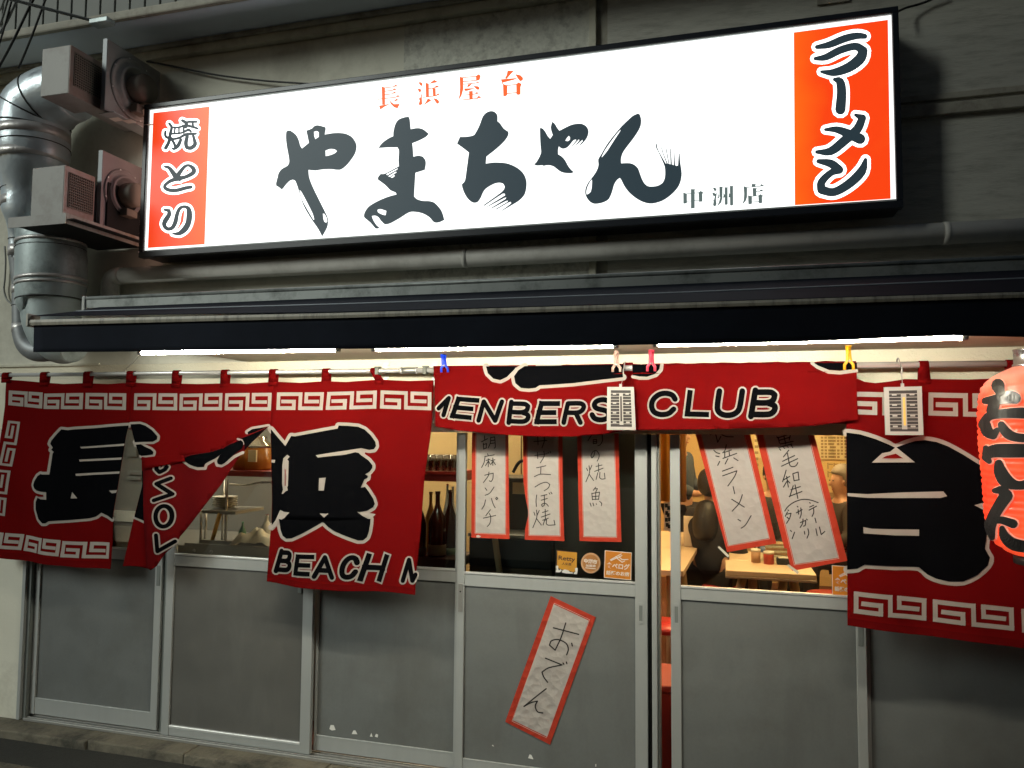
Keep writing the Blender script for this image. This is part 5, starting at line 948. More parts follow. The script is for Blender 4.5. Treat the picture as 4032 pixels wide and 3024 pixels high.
# ------------------------------------------------------------------ stickers on the glass
YS = .0392
mat('stk_orange', (.60, .22, .025), .5, transl=.3); mat('stk_yellow', (.62, .30, .035), .5, transl=.3); mat('stk_dark', (.06, .025, .012), .6); mat('stk_white', (.60, .52, .44), .6); mat('stk_tan', (.42, .24, .12), .6); mat('stk_worn', (.55, .55, .53), .8)
def sticker(label, base, m, rest):
    q = [P(*p, YS) for p in base]; t = thing('sticker', label, 'sticker', (sum(v.x for v in q)/len(q), YS, min(v.z for v in q)), 'restaurant guide stickers')
    Print(plane_map(YS), 0).poly(base).build('sticker_sheet', m, t)
    rest(t); return t
def r1(t):
    mp = plane_map(YS)
    Print(mp, .0006).poly(KL('h7', [(268, 235), (728, 275), (716, 690), (690, 700), (640, 740), (540, 700), (330, 660), (262, 600)])).build('sticker_field', 'stk_yellow', t)
    k = Print(mp, .0013); textmesh('Retty', KL('h7', [(295, 340), (690, 385), (680, 520), (290, 475)]), k, .02); textmesh('人気店', KL('h7', [(375, 498), (600, 520), (598, 585), (372, 562)]), k, .02); k.build('lettering', 'stk_dark', t)
    w_ = Print(mp, .0014)
    for pl in ([(230, 600), (255, 575), (290, 590), (285, 640), (300, 700), (340, 660), (370, 700), (320, 740), (220, 735), (245, 670)], [(380, 700), (440, 670), (520, 690), (570, 740), (620, 735), (630, 770), (480, 765), (380, 745)], [(650, 760), (690, 720), (680, 650), (715, 630), (748, 640), (730, 785), (660, 780)]): w_.poly(KL('h7', pl))
    w_.build('worn_edge', 'stk_worn', t)
sticker('yellow square sticker with dark lettering and worn bottom edge', KL('h7', [(250, 210), (735, 262), (722, 700), (238, 640)]), 'stk_dark', r1)
def r2(t):
    mp = plane_map(YS); c0 = [(1052+190*math.cos(a*math.pi/16), 522+200*math.sin(a*math.pi/16)) for a in range(32)]
    Print(mp, .0006).poly(KL('h7', c0)).build('sticker_field', mat('stk_brown', (.36, .16, .045), .6, transl=.2), t)
    k = Print(mp, .0013); textmesh('中洲市', KL('h7', [(890, 410), (1210, 440), (1200, 555), (895, 520)]), k, .045); textmesh('加盟店', KL('h7', [(935, 550), (1170, 560), (1168, 620), (935, 605)]), k, .03); k.stroke(KL('h7', [(935, 632), (1165, 655)]), 3); k.build('lettering', 'stk_white', t)
sticker('round brown sticker between the two square stickers', KL('h7', [(1052+230*math.cos(a*math.pi/16), 520+242*math.sin(a*math.pi/16)) for a in range(32)]), 'stk_tan', r2)
def r3(t):
    mp = plane_map(YS); Print(mp, .0006).poly(KL('h7', [(1400, 235), (2003, 290), (1988, 908), (1378, 850)])).build('sticker_field', 'stk_orange', t)
    k = Print(mp, .0013); textmesh('食べログ', KL('h7', [(1420, 495), (1972, 548), (1955, 690), (1415, 640)]), k, .03); textmesh('話題のお店', KL('h7', [(1420, 690), (1965, 735), (1955, 840), (1412, 795)]), k, .03)
    for s_ in ([(1515, 445), (1770, 305)], [(1530, 460), (1785, 345)], [(1640, 370), (1700, 430), (1790, 500), (1850, 470)], [(1720, 380), (1790, 440), (1930, 435)]): k.stroke(KL('h7', s_), 3.5)
    k.build('lettering', 'stk_white', t)
sticker('orange square sticker with white lettering on the closed door', KL('h7', [(1385, 218), (2018, 275), (2003, 925), (1362, 865)]), 'stk_white', r3)
def r4(t):
    mp = plane_map(YS); Q = KL('w', [(1678, 1336), (1940, 1357), (1940, 1634), (1681, 1612)]); Print(mp, .0006).poly(Q).build('sticker_field', mat('stk_orange_b', (.78, .30, .03), .5, transl=.5), t)
    k = Print(mp, .0013); textmesh('食べログ', [quad(Q, .07, .40), quad(Q, .95, .40), quad(Q, .95, .63), quad(Q, .07, .63)], k, .03); textmesh('話題のお店', [quad(Q, .07, .70), quad(Q, .95, .70), quad(Q, .95, .88), quad(Q, .07, .88)], k, .03)
    for s_ in ([(.25, .33), (.65, .1)], [(.28, .36), (.67, .16)], [(.45, .24), (.7, .4), (.9, .3)]): k.stroke([quad(Q, *p) for p in s_], 3.5)
    k.build('lettering', 'stk_white', t)
sticker('orange square sticker half hidden by the right curtain', KL('w', [(1672, 1330), (1945, 1352), (1945, 1640), (1675, 1618)]), 'stk_white', r4)

# ------------------------------------------------------------------ paper lantern
YL = -.52
LX = P(4074, 1800, YL).x
lp = [(1443, 3990), (1455, 3962), (1465, 3939), (1493, 3893), (1522, 3868), (1570, 3858), (1625, 3853), (1751, 3858), (1837, 3866), (1923, 3874), (2026, 3880), (2061, 3886), (2118, 3902), (2152, 3926), (2175, 3965), (2188, 3995)]
LP = [(P(4050, y, YL).z, LX-P(x, y, YL).x) for y, x in lp]
def lan_r(z):
    if z >= LP[0][0]: return LP[0][1]
    for (za, ra), (zb, rb) in zip(LP, LP[1:]):
        if z >= zb: return ra+(rb-ra)*(za-z)/(za-zb)
    return LP[-1][1]
def lanternmat():
    m = bpy.data.materials.new('lantern_skin'); m.use_nodes = True; N = m.node_tree.nodes; L = m.node_tree.links; b = N['Principled BSDF']
    b.inputs['Base Color'].default_value = (.55, .05, .02, 1); b.inputs['Roughness'].default_value = .35
    tc = N.new('ShaderNodeTexCoord'); no = N.new('ShaderNodeTexNoise'); no.inputs['Scale'].default_value = 5; no.inputs['Detail'].default_value = 4; L.new(tc.outputs['Object'], no.inputs['Vector'])
    cr = N.new('ShaderNodeValToRGB'); cr.color_ramp.elements[0].color = (.80, .040, .012, 1); cr.color_ramp.elements[0].position = .35; cr.color_ramp.elements[1].color = (1.0, .11, .035, 1); cr.color_ramp.elements[1].position = .68
    L.new(no.outputs['Fac'], cr.inputs[0]); L.new(cr.outputs[0], b.inputs['Emission Color'])
    sp = N.new('ShaderNodeSeparateXYZ'); L.new(tc.outputs['Object'], sp.inputs[0]); n3 = N.new('ShaderNodeTexNoise'); n3.inputs['Scale'].default_value = 7; L.new(tc.outputs['Object'], n3.inputs['Vector'])
    ma = N.new('ShaderNodeMath'); ma.operation = 'MULTIPLY_ADD'; ma.inputs[1].default_value = .22; L.new(n3.outputs['Fac'], ma.inputs[0]); L.new(sp.outputs[2], ma.inputs[2])
    mr = N.new('ShaderNodeMapRange'); mr.inputs[1].default_value = LP[0][0]-.02; mr.inputs[2].default_value = LP[0][0]+.13; L.new(ma.outputs[0], mr.inputs[0])
    mb_ = N.new('ShaderNodeMix'); mb_.data_type = 'RGBA'; mb_.inputs[6].default_value = (.50, .035, .015, 1); mb_.inputs[7].default_value = (.75, .38, .30, 1); L.new(mr.outputs[0], mb_.inputs[0]); L.new(mb_.outputs[2], b.inputs['Base Color'])
    m4 = N.new('ShaderNodeMapRange'); m4.inputs[3].default_value = .95; m4.inputs[4].default_value = .40; L.new(mr.outputs[0], m4.inputs[0]); L.new(m4.outputs[0], b.inputs['Emission Strength'])
    n5 = N.new('ShaderNodeTexNoise'); n5.inputs['Scale'].default_value = 18; L.new(tc.outputs['Object'], n5.inputs['Vector']); bp = N.new('ShaderNodeBump'); bp.inputs['Strength'].default_value = .4; bp.inputs['Distance'].default_value = .01; L.new(n5.outputs['Fac'], bp.inputs['Height']); L.new(bp.outputs[0], b.inputs['Normal'])
    MATS['lantern_skin'] = m; return m
lanternmat(); mat('lantern_ink', (.012, .012, .012), .28, emit=(.01, .009, .008), es=.6)
ln_ = thing('paper_lantern', 'glowing red ribbed lantern with black brush characters', 'lantern', (LX, YL, LP[-1][0]))
prof = []; ztop, zbot = LP[0][0], LP[-1][0]; NR = 30
for k in range(NR):
    for s_ in (0, .25, .5, .75):
        z = zbot+(ztop-zbot)*(k+s_)/NR; prof.append((lan_r(z)-(.0035+.0015*math.sin(k*1.7))*(1-math.sin(math.pi*s_)), z))
prof.append((lan_r(ztop), ztop))
MB().lathe(prof, (LX, YL, 0), 64).build('lantern_skin', 'lantern_skin', ln_)
rc = LX-P(3992, 1400, YL).x; zc0 = P(4030, 1442, YL).z; zc1 = P(4030, 1376, YL).z
MB().lathe([(rc*1.08, zc0-.004), (rc*1.08, zc0+.006), (rc, zc0+.010), (rc, zc1-.006), (rc*1.04, zc1-.004), (rc*1.04, zc1), (rc*.9, zc1)], (LX, YL, 0), 40).build('top_cap', mat('cap_metal', (.55, .56, .56), .25, .9), ln_)
MB().lathe([(LP[-1][1]*.98, zbot-.03), (LP[-1][1]*1.02, zbot-.028), (LP[-1][1]*1.02, zbot+.004), (.02, zbot+.004)], (LX, YL, 0), 40).build('bottom_cap', 'plate_dark', ln_)
MB().tube([(LX, YL, zc1), (LX, YL, zc1+.05), (LX, YL+.12, zc1+.10)], .006, 8).build('hanger', 'black_wire', ln_)
def lan_map(px, py, l):
    d = ray(px, py); prev = None; best = None
    for k in range(220):
        y = YL-.32+k*.0016; t = (y-CAM.y)/d.y; q = CAM+d*t; rr = math.hypot(q.x-LX, q.y-YL); e = rr-lan_r(q.z)
        if best is None or e < best[0]: best = (e, q)
        if e <= 0: best = (e, q); break
    q = best[1]; v = Vector((q.x-LX, q.y-YL, 0)); v.normalize(); r = lan_r(q.z); s_ = (lan_r(q.z+.004)-lan_r(q.z-.004))/.008; k = 1/math.sqrt(1+s_*s_)
    return Vector((LX+v.x*(r+l*k), YL+v.y*(r+l*k), q.z-l*k*s_))
LK = [[(322,298,90),(335,335,70)],[(235,400,45),(310,392,70),(400,375,88),(435,382,80)],[(300,420,75),(285,465,80)],[(225,560,70),(262,505,60),(350,487,62),(480,482,75),(560,490,75)],[(238,560,75),(252,608,80),(290,635,60),(318,600,40)],[(345,562,50),(385,622,70),(450,650,60),(560,655,60)],[(242,722,40),(255,760,75),(300,742,90),(400,740,95),(560,740,90)],[(245,785,60),(265,812,40)],[(330,830,60),(342,890,90),(382,950,95),(460,978,60),(560,958,80)],[(300,1015,35),(350,1012,65),(378,1050,90),(322,1140,80),(292,1200,80),(272,1258,80),(285,1330,45)],[(255,1232,45),(340,1215,50),(425,1240,62)],[(352,1272,40),(372,1330,70),(430,1378,80),(560,1400,70)]]
pb2 = Print(lan_map, .0065); pw2 = Print(lan_map, .0018)
for st in LK: pb2.mark(); pw2.mark(); pb2.curve(K3('g', st), None, n=4); pw2.curve(K3('g', [(x, y, w_+14) for x, y, w_ in st]), None, n=4)
pw2.build('ink_border', mat('lantern_border', (.6, .3, .22), .5, emit=(.9, .32, .22), es=.6), ln_); pb2.build('brush_lettering', 'lantern_ink', ln_)

# ------------------------------------------------------------------ inside the shop
mat('room_wall', (.66, .47, .22), .8, var=.06, vscale=3, bump=.05, bscale=40); mat('kitchen_wall', (.27, .255, .225), .5, .1, var=.08, vscale=3); mat('room_floor', (.12, .045, .03), .6, var=.2, vscale=8); mat('room_ceiling', (.55, .45, .3), .9)
def sroom(name, a, b, m): o = MB().box(a, b).build(name, m); o['kind'] = 'structure'; return o
RX0, RX1, RY1, RZ = -6.4, 2.6, 5.6, 2.62
sroom('interior_floor', (RX0, .16, -.12), (RX1, RY1, -.02), 'room_floor'); sroom('interior_ceiling', (RX0, .17, RZ), (RX1, RY1, RZ+.1), 'room_ceiling')
sroom('interior_wall', (RX0, RY1, -.1), (RX1, RY1+.1, RZ), 'room_wall'); sroom('interior_wall', (RX1, .17, -.1), (RX1+.1, RY1, RZ), 'room_wall'); sroom('interior_wall', (RX0-.1, .17, -.1), (RX0, RY1, RZ), 'kitchen_wall')
sroom('kitchen_wall', (RX0, 1.75, -.1), (-2.45, 1.83, RZ), 'kitchen_wall'); sroom('kitchen_wall', (-2.449, 1.75, -.1), (-1.42, 1.83, RZ), 'room_wall'); sroom('partition_wall', (-1.41, 1.75, -.1), (-1.33, RY1-.01, RZ), 'room_wall')
emat('lamp_warm', (1.0, .66, .31), 115.0, (.8, .8, .8)); emat('lamp_shelf', (1.0, .80, .56), 34.0, (.8, .8, .8)); emat('lamp_neutral', (1.0, .86, .68), 42.0, (.8, .8, .8))
for lb, x, y, m in (('warm ceiling lamp over the front dining table', .35, 1.9, 'lamp_warm'), ('warm ceiling lamp at the back of the dining room', .5, 4.2, 'lamp_warm'), ('pale ceiling lamp over the kitchen counter', -2.9, .95, 'lamp_neutral'), ('pale ceiling lamp over the bottle shelf', -1.75, 1.0, 'lamp_shelf')):
    t = thing('ceiling_lamp', lb, 'lamp', (x, y, RZ-.06), 'lamps inside the shop'); MB().box((x-.62, y-.09, RZ-.06), (x+.62, y+.09, RZ-.03), .01).build('diffuser', m, t); MB().box((x-.65, y-.11, RZ-.029), (x+.65, y+.11, RZ-.001), .004).build('lamp_body', 'tube_end', t)
def onp(c, x, y, yy): return P(*K(c, x, y), yy)
# --- dining tables
mat('table_top', (.66, .50, .33), .35, var=.06, vscale=5); mat('table_edge', (.30, .22, .16), .5); mat('table_leg', (.55, .42, .26), .5)
ta = G(*K('w', 652, 1375), .73); tb = G(*K('w', 1538, 1440), .73); yb_ = ta.y+.95
tt = thing('dining_table', 'long pale dining table under the two slanted menu strips', 'table', ((ta.x+tb.x)/2, ta.y+.4, 0), 'tables inside the shop')
MB().box((ta.x, ta.y, .690), (tb.x, ta.y+.46, .728), .006).build('table_top', 'table_top', tt); MB().box((ta.x+.03, ta.y+.468, .690), (tb.x-.05, ta.y+.94, .728), .006).build('table_top', 'table_top', tt); MB().box((ta.x-.002, ta.y-.004, .672), (tb.x+.002, ta.y+.44, .689), .003).build('table_edge', 'table_edge', tt)
for fx in (.27, .72):
    x = ta.x+(tb.x-ta.x)*fx
    for s_ in (-1, 1): MB().tube([(x+s_*.03, ta.y+.22, .69), (x+s_*.12*(1 if fx > .5 else 1)-(.1 if fx < .5 else -.02), ta.y+.22+s_*.15, -.02)], .032, 10).build('leg', 'table_leg', tt)
tl0 = G(*K('w', 245, 1390), .75); tl1 = G(*K('w', 465, 1020), .75)
t2 = thing('dining_table', 'side counter table behind the door gap with a standing menu card', 'table', (tl0.x-.3, tl0.y+.5, 0), 'tables inside the shop')
MB().hexa([(tl0.x-.75, tl0.y, .715), (tl0.x, tl0.y, .715), (tl1.x, tl1.y, .715), (tl1.x-.9, tl1.y, .715), (tl0.x-.75, tl0.y, .75), (tl0.x, tl0.y, .75), (tl1.x, tl1.y, .75), (tl1.x-.9, tl1.y, .75)]).build('table_top', 'table_top', t2)
MB().tube([(tl0.x-.1, tl0.y+.2, .715), (tl0.x-.1, tl0.y+.2, -.02)], .03, 10).build('leg', 'table_leg', t2); MB().tube([(tl1.x-.2, tl1.y-.2, .715), (tl1.x-.2, tl1.y-.2, -.02)], .03, 10).build('leg', 'table_leg', t2)
mc = G(*K('w', 285, 1150), .75); mat('card_white', (.75, .62, .48), .6)
t3 = thing('menu_card', 'white menu card standing on the side counter table', 'menu card', tuple(mc)); 
tpw = onp('w', 250, 1150, mc.y); tpe = onp('w', 322, 1165, mc.y); tph = onp('w', 255, 858, mc.y)
MB().box((tpw.x, mc.y, .751), (tpe.x+.02, mc.y+.012, tph.z), .002).build('card_sheet', 'card_white', t3); MB().box((tpw.x, mc.y+.013, .7505), (tpe.x+.02, mc.y+.07, .757)).build('card_foot', 'card_white', t3)
# condiments on the table
def lathe_thing(name, label, cat, base, parts, group=None):
    t = thing(name, label, cat, base, group)
    for nm, pr_, m in parts: MB().lathe(pr_, base, 18).build(nm, m, t)
    return t
mat('red_plastic', (.42, .045, .02), .4); mat('blue_plastic', (.10, .18, .42), .4); mat('white_soft', (.72, .68, .58), .6); mat('red_seat', (.40, .025, .02), .35); mat('steel', (.45, .44, .42), .3, .9)
cb = G(*K('w', 1072, 1330), .73); cb.y += .06
lathe_thing('condiment_pot', 'small red condiment pot with pale lid on the pale table', 'pot', (cb.x, cb.y, .73), [('pot', [(.0001, 0), (.036, 0), (.038, .06), (.036, .075)], 'red_plastic'), ('lid', [(.038, .0752), (.038, .092), (.0001, .095)], 'white_soft')])
lathe_thing('condiment_pot', 'tan condiment pot beside the red pot on the table', 'pot', (cb.x-.09, cb.y+.04, .73), [('pot', [(.0001, 0), (.034, 0), (.034, .08)], 'stk_tan'), ('lid', [(.035, .0802), (.035, .098), (.0001, .10)], 'white_soft')])
t = thing('napkin_box', 'low dark box beside the condiment pots', 'box', (cb.x+.10, cb.y+.02, .73)); MB().box((cb.x+.055, cb.y-.02, .73), (cb.x+.15, cb.y+.05, .775), .006).build('box_body', 'gap_black', t); MB().box((cb.x+.07, cb.y-.01, .7755), (cb.x+.135, cb.y+.04, .781)).build('napkin', 'white_soft', t)
dv = thing('table_screen', 'clear upright plastic screen on the dining table', 'screen', (cb.x-.03, cb.y+.1, .73)); MB().box((cb.x-.08, cb.y+.12, .729), (cb.x+.22, cb.y+.124, 1.02)).build('screen_pane', 'glass', dv); MB().box((cb.x-.085, cb.y+.10, .729), (cb.x-.075, cb.y+.145, 1.03)).build('screen_post', 'alu_bright', dv)
bb_ = G(*K('w', 1100, 1215), .73); t = thing('blue_packet', 'blue and white packet lying behind the plastic screen', 'packet', tuple(bb_)); MB().box((bb_.x-.09, bb_.y, .7295), (bb_.x+.09, bb_.y+.12, .765), .01).build('packet_body', 'blue_plastic', t); MB().box((bb_.x+.02, bb_.y+.02, .7655), (bb_.x+.08, bb_.y+.1, .770)).build('packet_label', 'white_soft', t)
mb_ = G(*K('w', 1200, 1260), .73); t = thing('menu_stack', 'stack of pale menus lying on the table', 'menu', tuple(mb_))
for k in range(6): MB().box((mb_.x-.12, mb_.y+.01*k, .7295+.017*k), (mb_.x+.12, mb_.y+.2, .7295+.017*k+.014), .002).build('menu_sheet', 'white_soft' if k % 2 == 0 else 'stk_tan', t)
# --- red stools
def stool(label, x, y):
    t = thing('stool', label, 'stool', (x, y, 0), 'red round stools')
    MB().lathe([(.0001, .43), (.14, .43), (.165, .44), (.17, .46), (.16, .478), (.0001, .485)], (x, y, -.02), 28).build('seat', 'red_seat', t)
    for k in range(4):
        a = math.pi/4+k*math.pi/2; MB().tube([(x+.11*math.cos(a), y+.11*math.sin(a), .41), (x+.17*math.cos(a), y+.17*math.sin(a), -.02)], .012, 8).build('leg', 'steel', t)
    MB().tube([(x+.15*math.cos(k*math.pi/10), y+.15*math.sin(k*math.pi/10), .14) for k in range(21)], .007, 6).build('foot_ring', 'steel', t)
q = G(*K('w', 610, 1500), .46); stool('red round stool left of the pale table', q.x, q.y)
q = G(*K('w', 1640, 1600), .46); stool('red round stool right of the pale table', q.x, q.y)
q = G(*K('c5', 745, 345), .46); stool('red round stool seen through the door gap', q.x, q.y)
mat('crate_red', (.42, .03, .02), .45)
q = G(*K('c5', 755, 1145), .34); t = thing('beer_crate', 'red plastic crate on the floor inside the door gap', 'crate', (q.x, q.y+.2, 0))
MB().box((q.x-.22, q.y, -.02), (q.x+.22, q.y+.34, .30), .008).build('crate_body', 'crate_red', t); MB().box((q.x-.235, q.y-.012, .301), (q.x+.235, q.y+.352, .335), .006).build('crate_rim', 'crate_red', t)
for k in range(3): MB().box((q.x-.19, q.y-.003, .04+k*.08), (q.x+.19, q.y-.001, .085+k*.08)).build('crate_slot', 'gap_black', t)
q2 = G(*K('c5', 765, 900), .50); t = thing('beer_crate', 'second red crate further inside behind the first', 'crate', (q2.x, q2.y+.2, 0)); MB().box((q2.x-.22, q2.y+.05, -.02), (q2.x+.22, q2.y+.4, .44), .01).build('crate_body', 'crate_red', t); MB().box((q2.x-.235, q2.y+.04, .441), (q2.x+.235, q2.y+.41, .475), .01).build('crate_rim', 'crate_red', t)
# --- banner and notices by the gap
yb1 = .75; a, b = onp('w', 35, 20, yb1), onp('w', 118, 720, yb1); mat('banner', (.62, .33, .05), .8, transl=.35)
t = thing('hanging_banner', 'yellow cloth banner hanging inside the door gap', 'banner', (a.x, yb1, b.z)); mbn = MB()
for k in range(10):
    x0_, x1__ = a.x-.03+(b.x-a.x+.12)*k/10, a.x-.03+(b.x-a.x+.12)*(k+1)/10; mbn.face([(x0_, yb1+.02*math.sin(k*1.3), b.z), (x1__, yb1+.02*math.sin(k*1.3+1.3), b.z), (x1__, yb1+.02*math.sin(k*1.3+1.3), RZ-.4), (x0_, yb1+.02*math.sin(k*1.3), RZ-.4)], True)
o = mbn.build('banner_cloth', 'banner', t); o.modifiers.new('s', 'SOLIDIFY').thickness = .002; MB().tube([(a.x-.06, yb1, RZ-.4), (b.x+.12, yb1, RZ-.4)], .008, 8).build('banner_rod', 'steel', t)
a, b = onp('w', 60, 725, .70), onp('w', 135, 1000, .70); t = thing('paper_notice', 'white paper notice with black marks under the yellow banner', 'notice', (a.x, .7, b.z)); MB().box((a.x, .70, b.z), (b.x, .703, a.z), 0).build('notice_sheet', 'card_white', t)
for k, (u, v) in enumerate(((.3, .12), (.6, .2), (.35, .38), (.55, .45), (.3, .62), (.7, .6), (.4, .8), (.65, .85))): MB().box((a.x+(b.x-a.x)*u-.008, .6985, a.z+(b.z-a.z)*v-.011), (a.x+(b.x-a.x)*u+.008, .6995, a.z+(b.z-a.z)*v+.011)).build('print_mark', 'pen_ink', t)
# --- back wall of the dining room: menu sheets, dado
a, b = onp('w', 1480, 20, RY1-.02), onp('w', 1960, 318, RY1-.02); t = thing('wall_menu', 'large pale price list on the back wall with rows of small print', 'menu board', ((a.x+b.x)/2, RY1-.02, b.z)); MB().box((a.x, RY1-.02, b.z), (b.x, RY1-.012, a.z+.1)).build('menu_sheet', mat('wall_sheet', (.72, .60, .36), .7), t)
mk = MB()
for r_ in range(9):
    z = a.z+(b.z-a.z)*(.08+.105*r_)
    for cx0, n_ in ((.18, 4), (.36, 7), (.66, 6)):
        for k in range(n_):
            if random.random() < .85: x = a.x+(b.x-a.x)*cx0+k*.038; mk.box((x, RY1-.0225, z-.012), (x+.026, RY1-.0205, z+.012))
mk.build('price_print', mat('faint_ink', (.34, .25, .13), .8), t)
a, b = onp('w', 1490, 335, RY1-.02), onp('w', 1960, 560, RY1-.02); t = thing('wall_menu', 'plain yellow menu sheet under the price list', 'menu board', ((a.x+b.x)/2, RY1-.02, b.z)); MB().box((a.x, RY1-.02, b.z), (b.x, RY1-.014, a.z)).build('menu_sheet', mat('wall_sheet_b', (.66, .48, .2), .7), t); mk = MB()
for r_, zt in enumerate((.18, .55)):
    for k in range(4):
        x = a.x+(b.x-a.x)*(.3+.13*k); z = a.z+(b.z-a.z)*zt; mk.box((x, RY1-.0225, z-.035), (x+.012, RY1-.0205, z+.035)); mk.box((x+.014, RY1-.0225, z+.012), (x+.06, RY1-.0205, z+.024))
mk.build('price_print', 'faint_ink', t)
a, b = onp('w', 925, 80, RY1-.02), onp('w', 1010, 300, RY1-.02); t = thing('wall_menu', 'narrow notice on the back wall between the slanted strips', 'menu board', (a.x, RY1-.02, b.z)); MB().box((a.x, RY1-.02, b.z), (b.x, RY1-.014, a.z)).build('menu_sheet', 'wall_sheet', t)
for k in range(6): MB().box((b.x-.09, RY1-.0225, a.z-.08-k*.07), (b.x-.05, RY1-.0205, a.z-.05-k*.07)).build('price_print', 'faint_ink', t)
zr = onp('w', 1050, 640, RY1).z; o = MB().box((-1.32, RY1-.03, zr-.04), (RX1-.01, RY1-.001, zr+.03), .004).build('wall_rail', mat('rail_wood', (.30, .19, .09), .5)); o['kind'] = 'structure'

# ------------------------------------------------------------------ kitchen side
mat('steel_panel', (.34, .33, .30), .38, .6, var=.12, vscale=4); mat('shelf_red', (.22, .02, .015), .45); mat('amber_liquid', (.42, .16, .03), .2, transl=.35); mat('bottle_brown', (.045, .014, .006), .12, coat=.4); mat('bottle_amber', (.30, .13, .03), .15, transl=.3); mat('label_cream', (.58, .48, .30), .7); mat('label_green', (.28, .34, .20), .7); mat('cloth_pale', (.80, .76, .62), .8, transl=.2, bump=.4, bscale=14); mat('bamboo', (.60, .38, .12), .6); mat('bowl_white', (.72, .69, .60), .35); mat('clear_green', (.16, .34, .20), .2, transl=.4); mat('cap_green', (.05, .40, .14), .4); mat('crate_blue', (.025, .04, .05), .5)
glassmat('tumbler', (.93, .91, .87), .30, .06)
yk = .42
zct = onp('l4', 1000, 1345, yk).z
ct = thing('kitchen_counter', 'long steel kitchen counter inside the left windows', 'counter', (-3.2, .7, 0))
MB().box((-5.2, .40, zct-.16), (-1.95, 1.05, zct-.02), .005).build('counter_top', 'steel_panel', ct); MB().box((-5.15, .46, -.02), (-2.0, 1.0, zct-.161)).build('counter_body', 'steel_panel', ct)
# steel tray right behind the glass with a cloth in it
x0 = onp('l4', 830, 1340, .30).x; x1_ = onp('l4', 1760, 1340, .30).x; z0 = onp('l4', 1200, 1470, .30).z; z1_ = onp('l4', 1200, 1352, .30).z
t = thing('steel_tray', 'grey steel tray behind the window pane', 'tray', ((x0+x1_)/2, .32, z0))
MB().box((x0, .245, z0), (x1_, .255, z1_), .003).build('tray_front', 'steel_panel', t); MB().box((x0, .256, z0), (x1_, .39, z0+.01)).build('tray_floor', 'steel_panel', t); MB().box((x0, .38, z0+.011), (x1_, .39, z1_), .002).build('tray_back', 'steel_panel', t)
for k in range(2): MB().lathe([(.012, 0), (.010, -.006), (.0001, -.010)], (x0+.07+k*.12, .245, z1_-.045), 12, 'y').build('rivet', 'steel', t)
def lump(name, label, cat, c, ext, y, yd, m, seed=1, n=22):
    (x0p, y0p), (x1p, y1p) = ext; a = onp(c, x0p, y1p, y); b = onp(c, x1p, y0p, y); rnd = random.Random(seed); mb = MB(); R_ = 10
    for j in range(R_+1):
        for i in range(n+1):
            u = i/n; v = j/R_; pr_ = math.sin(math.pi*u)**.6*math.sin(math.pi*(.08+.84*v))**.7; nz = .16*math.sin(u*17+v*5+seed)+.12*math.sin(u*31-v*9)
            mb.v.append((a.x+(b.x-a.x)*u, y+yd*v, a.z+(b.z-a.z)*max(0, pr_*(.85+nz))))
    for j in range(R_):
        for i in range(n): p_ = j*(n+1)+i; mb.f.append((p_, p_+1, p_+n+2, p_+n+1)); mb.sm.append(True)
    return tag(mb.build(name, m), label, cat)
lump('kitchen_cloth', 'crumpled pale cloth heaped in the steel tray', 'cloth', 'l4', ((1210, 1215), (1800, 1400)), .262, .11, 'cloth_pale', 3)
# wire shelf
t = thing('steel_rack', 'thin steel rack standing on the kitchen counter', 'rack', (onp('l4', 1100, 1300, yk).x, yk, zct))
for xa_, y0_, y1_ in ((950, 985, 1345), (1230, 640, 1350), (1000, 985, 1340), (1195, 640, 1350)):
    A = onp('l4', xa_, y0_, yk+(.25 if xa_ in (1000, 1195) else .05)); MB().tube([(A.x, A.y, zct-.02), tuple(A)], .008, 8).build('post', 'steel', t)
A, B_ = onp('l4', 945, 1005, yk), onp('l4', 1320, 965, yk); MB().box((A.x, yk+.0, A.z-.012), (B_.x, yk+.30, A.z+.008), .002).build('shelf_board', 'steel_panel', t)
for k in range(5): MB().lathe([(.02, 0), (.075, .018), (.078, .021), (.07, .019), (.018, .004)], ((A.x+B_.x)/2-.04, yk+.12, A.z+.010+k*.014), 24).build('bowl' if False else 'plate', 'bowl_white', tag(thing('plate_stack', 'stack of white plates on the steel rack', 'plates', ((A.x+B_.x)/2-.04, yk+.12, A.z)), 'stack of white plates on the steel rack', 'plates') if k == 0 else [o for o in bpy.data.objects if o.name.startswith('plate_stack')][0])
for k, (xa_, xb_) in enumerate(((1140, 1050), (1165, 1065))):
    A = onp('l4', xa_, 1020, yk+.02*k); B_ = onp('l4', xb_, 1350, yk+.02*k); tag(MB().tube([tuple(A), tuple(B_)], [.007, .008], 8).build('bamboo_stick', 'bamboo'), 'bamboo stick leaning in the kitchen, lighter one' if k else 'bamboo stick leaning in the kitchen beside its pair', 'stick')
def bottle(label, c, cx, ytop, ybot, wpx, y, m, cap, lab=None, base=None):
    a = onp(c, cx, ybot, y); tz = onp(c, cx, ytop, y).z; r = (onp(c, cx+wpx/2, ybot, y)-a).length; H = tz-a.z; zb = a.z
    t = thing('bottle', label, 'bottle', (a.x, y, zb), 'bottles inside the windows')
    MB().lathe([(.0001, 0), (r*.94, .002), (r, .01), (r, H*.52), (r*.9, H*.58), (r*.45, H*.72), (r*.27, H*.80), (r*.25, H*.95), (r*.30, H*.955), (r*.30, H*.985)], (a.x, y, zb), 24).build('bottle_body', m, t)
    MB().lathe([(r*.31, H*.985), (r*.31, H), (.0001, H*1.002)], (a.x, y, zb), 18).build('cap', cap, t)
    if lab: MB().lathe([(r*1.012, H*lab[0]), (r*1.012, H*lab[1])], (a.x, y, zb), 24).build('bottle_label', lab[2], t)
    return t
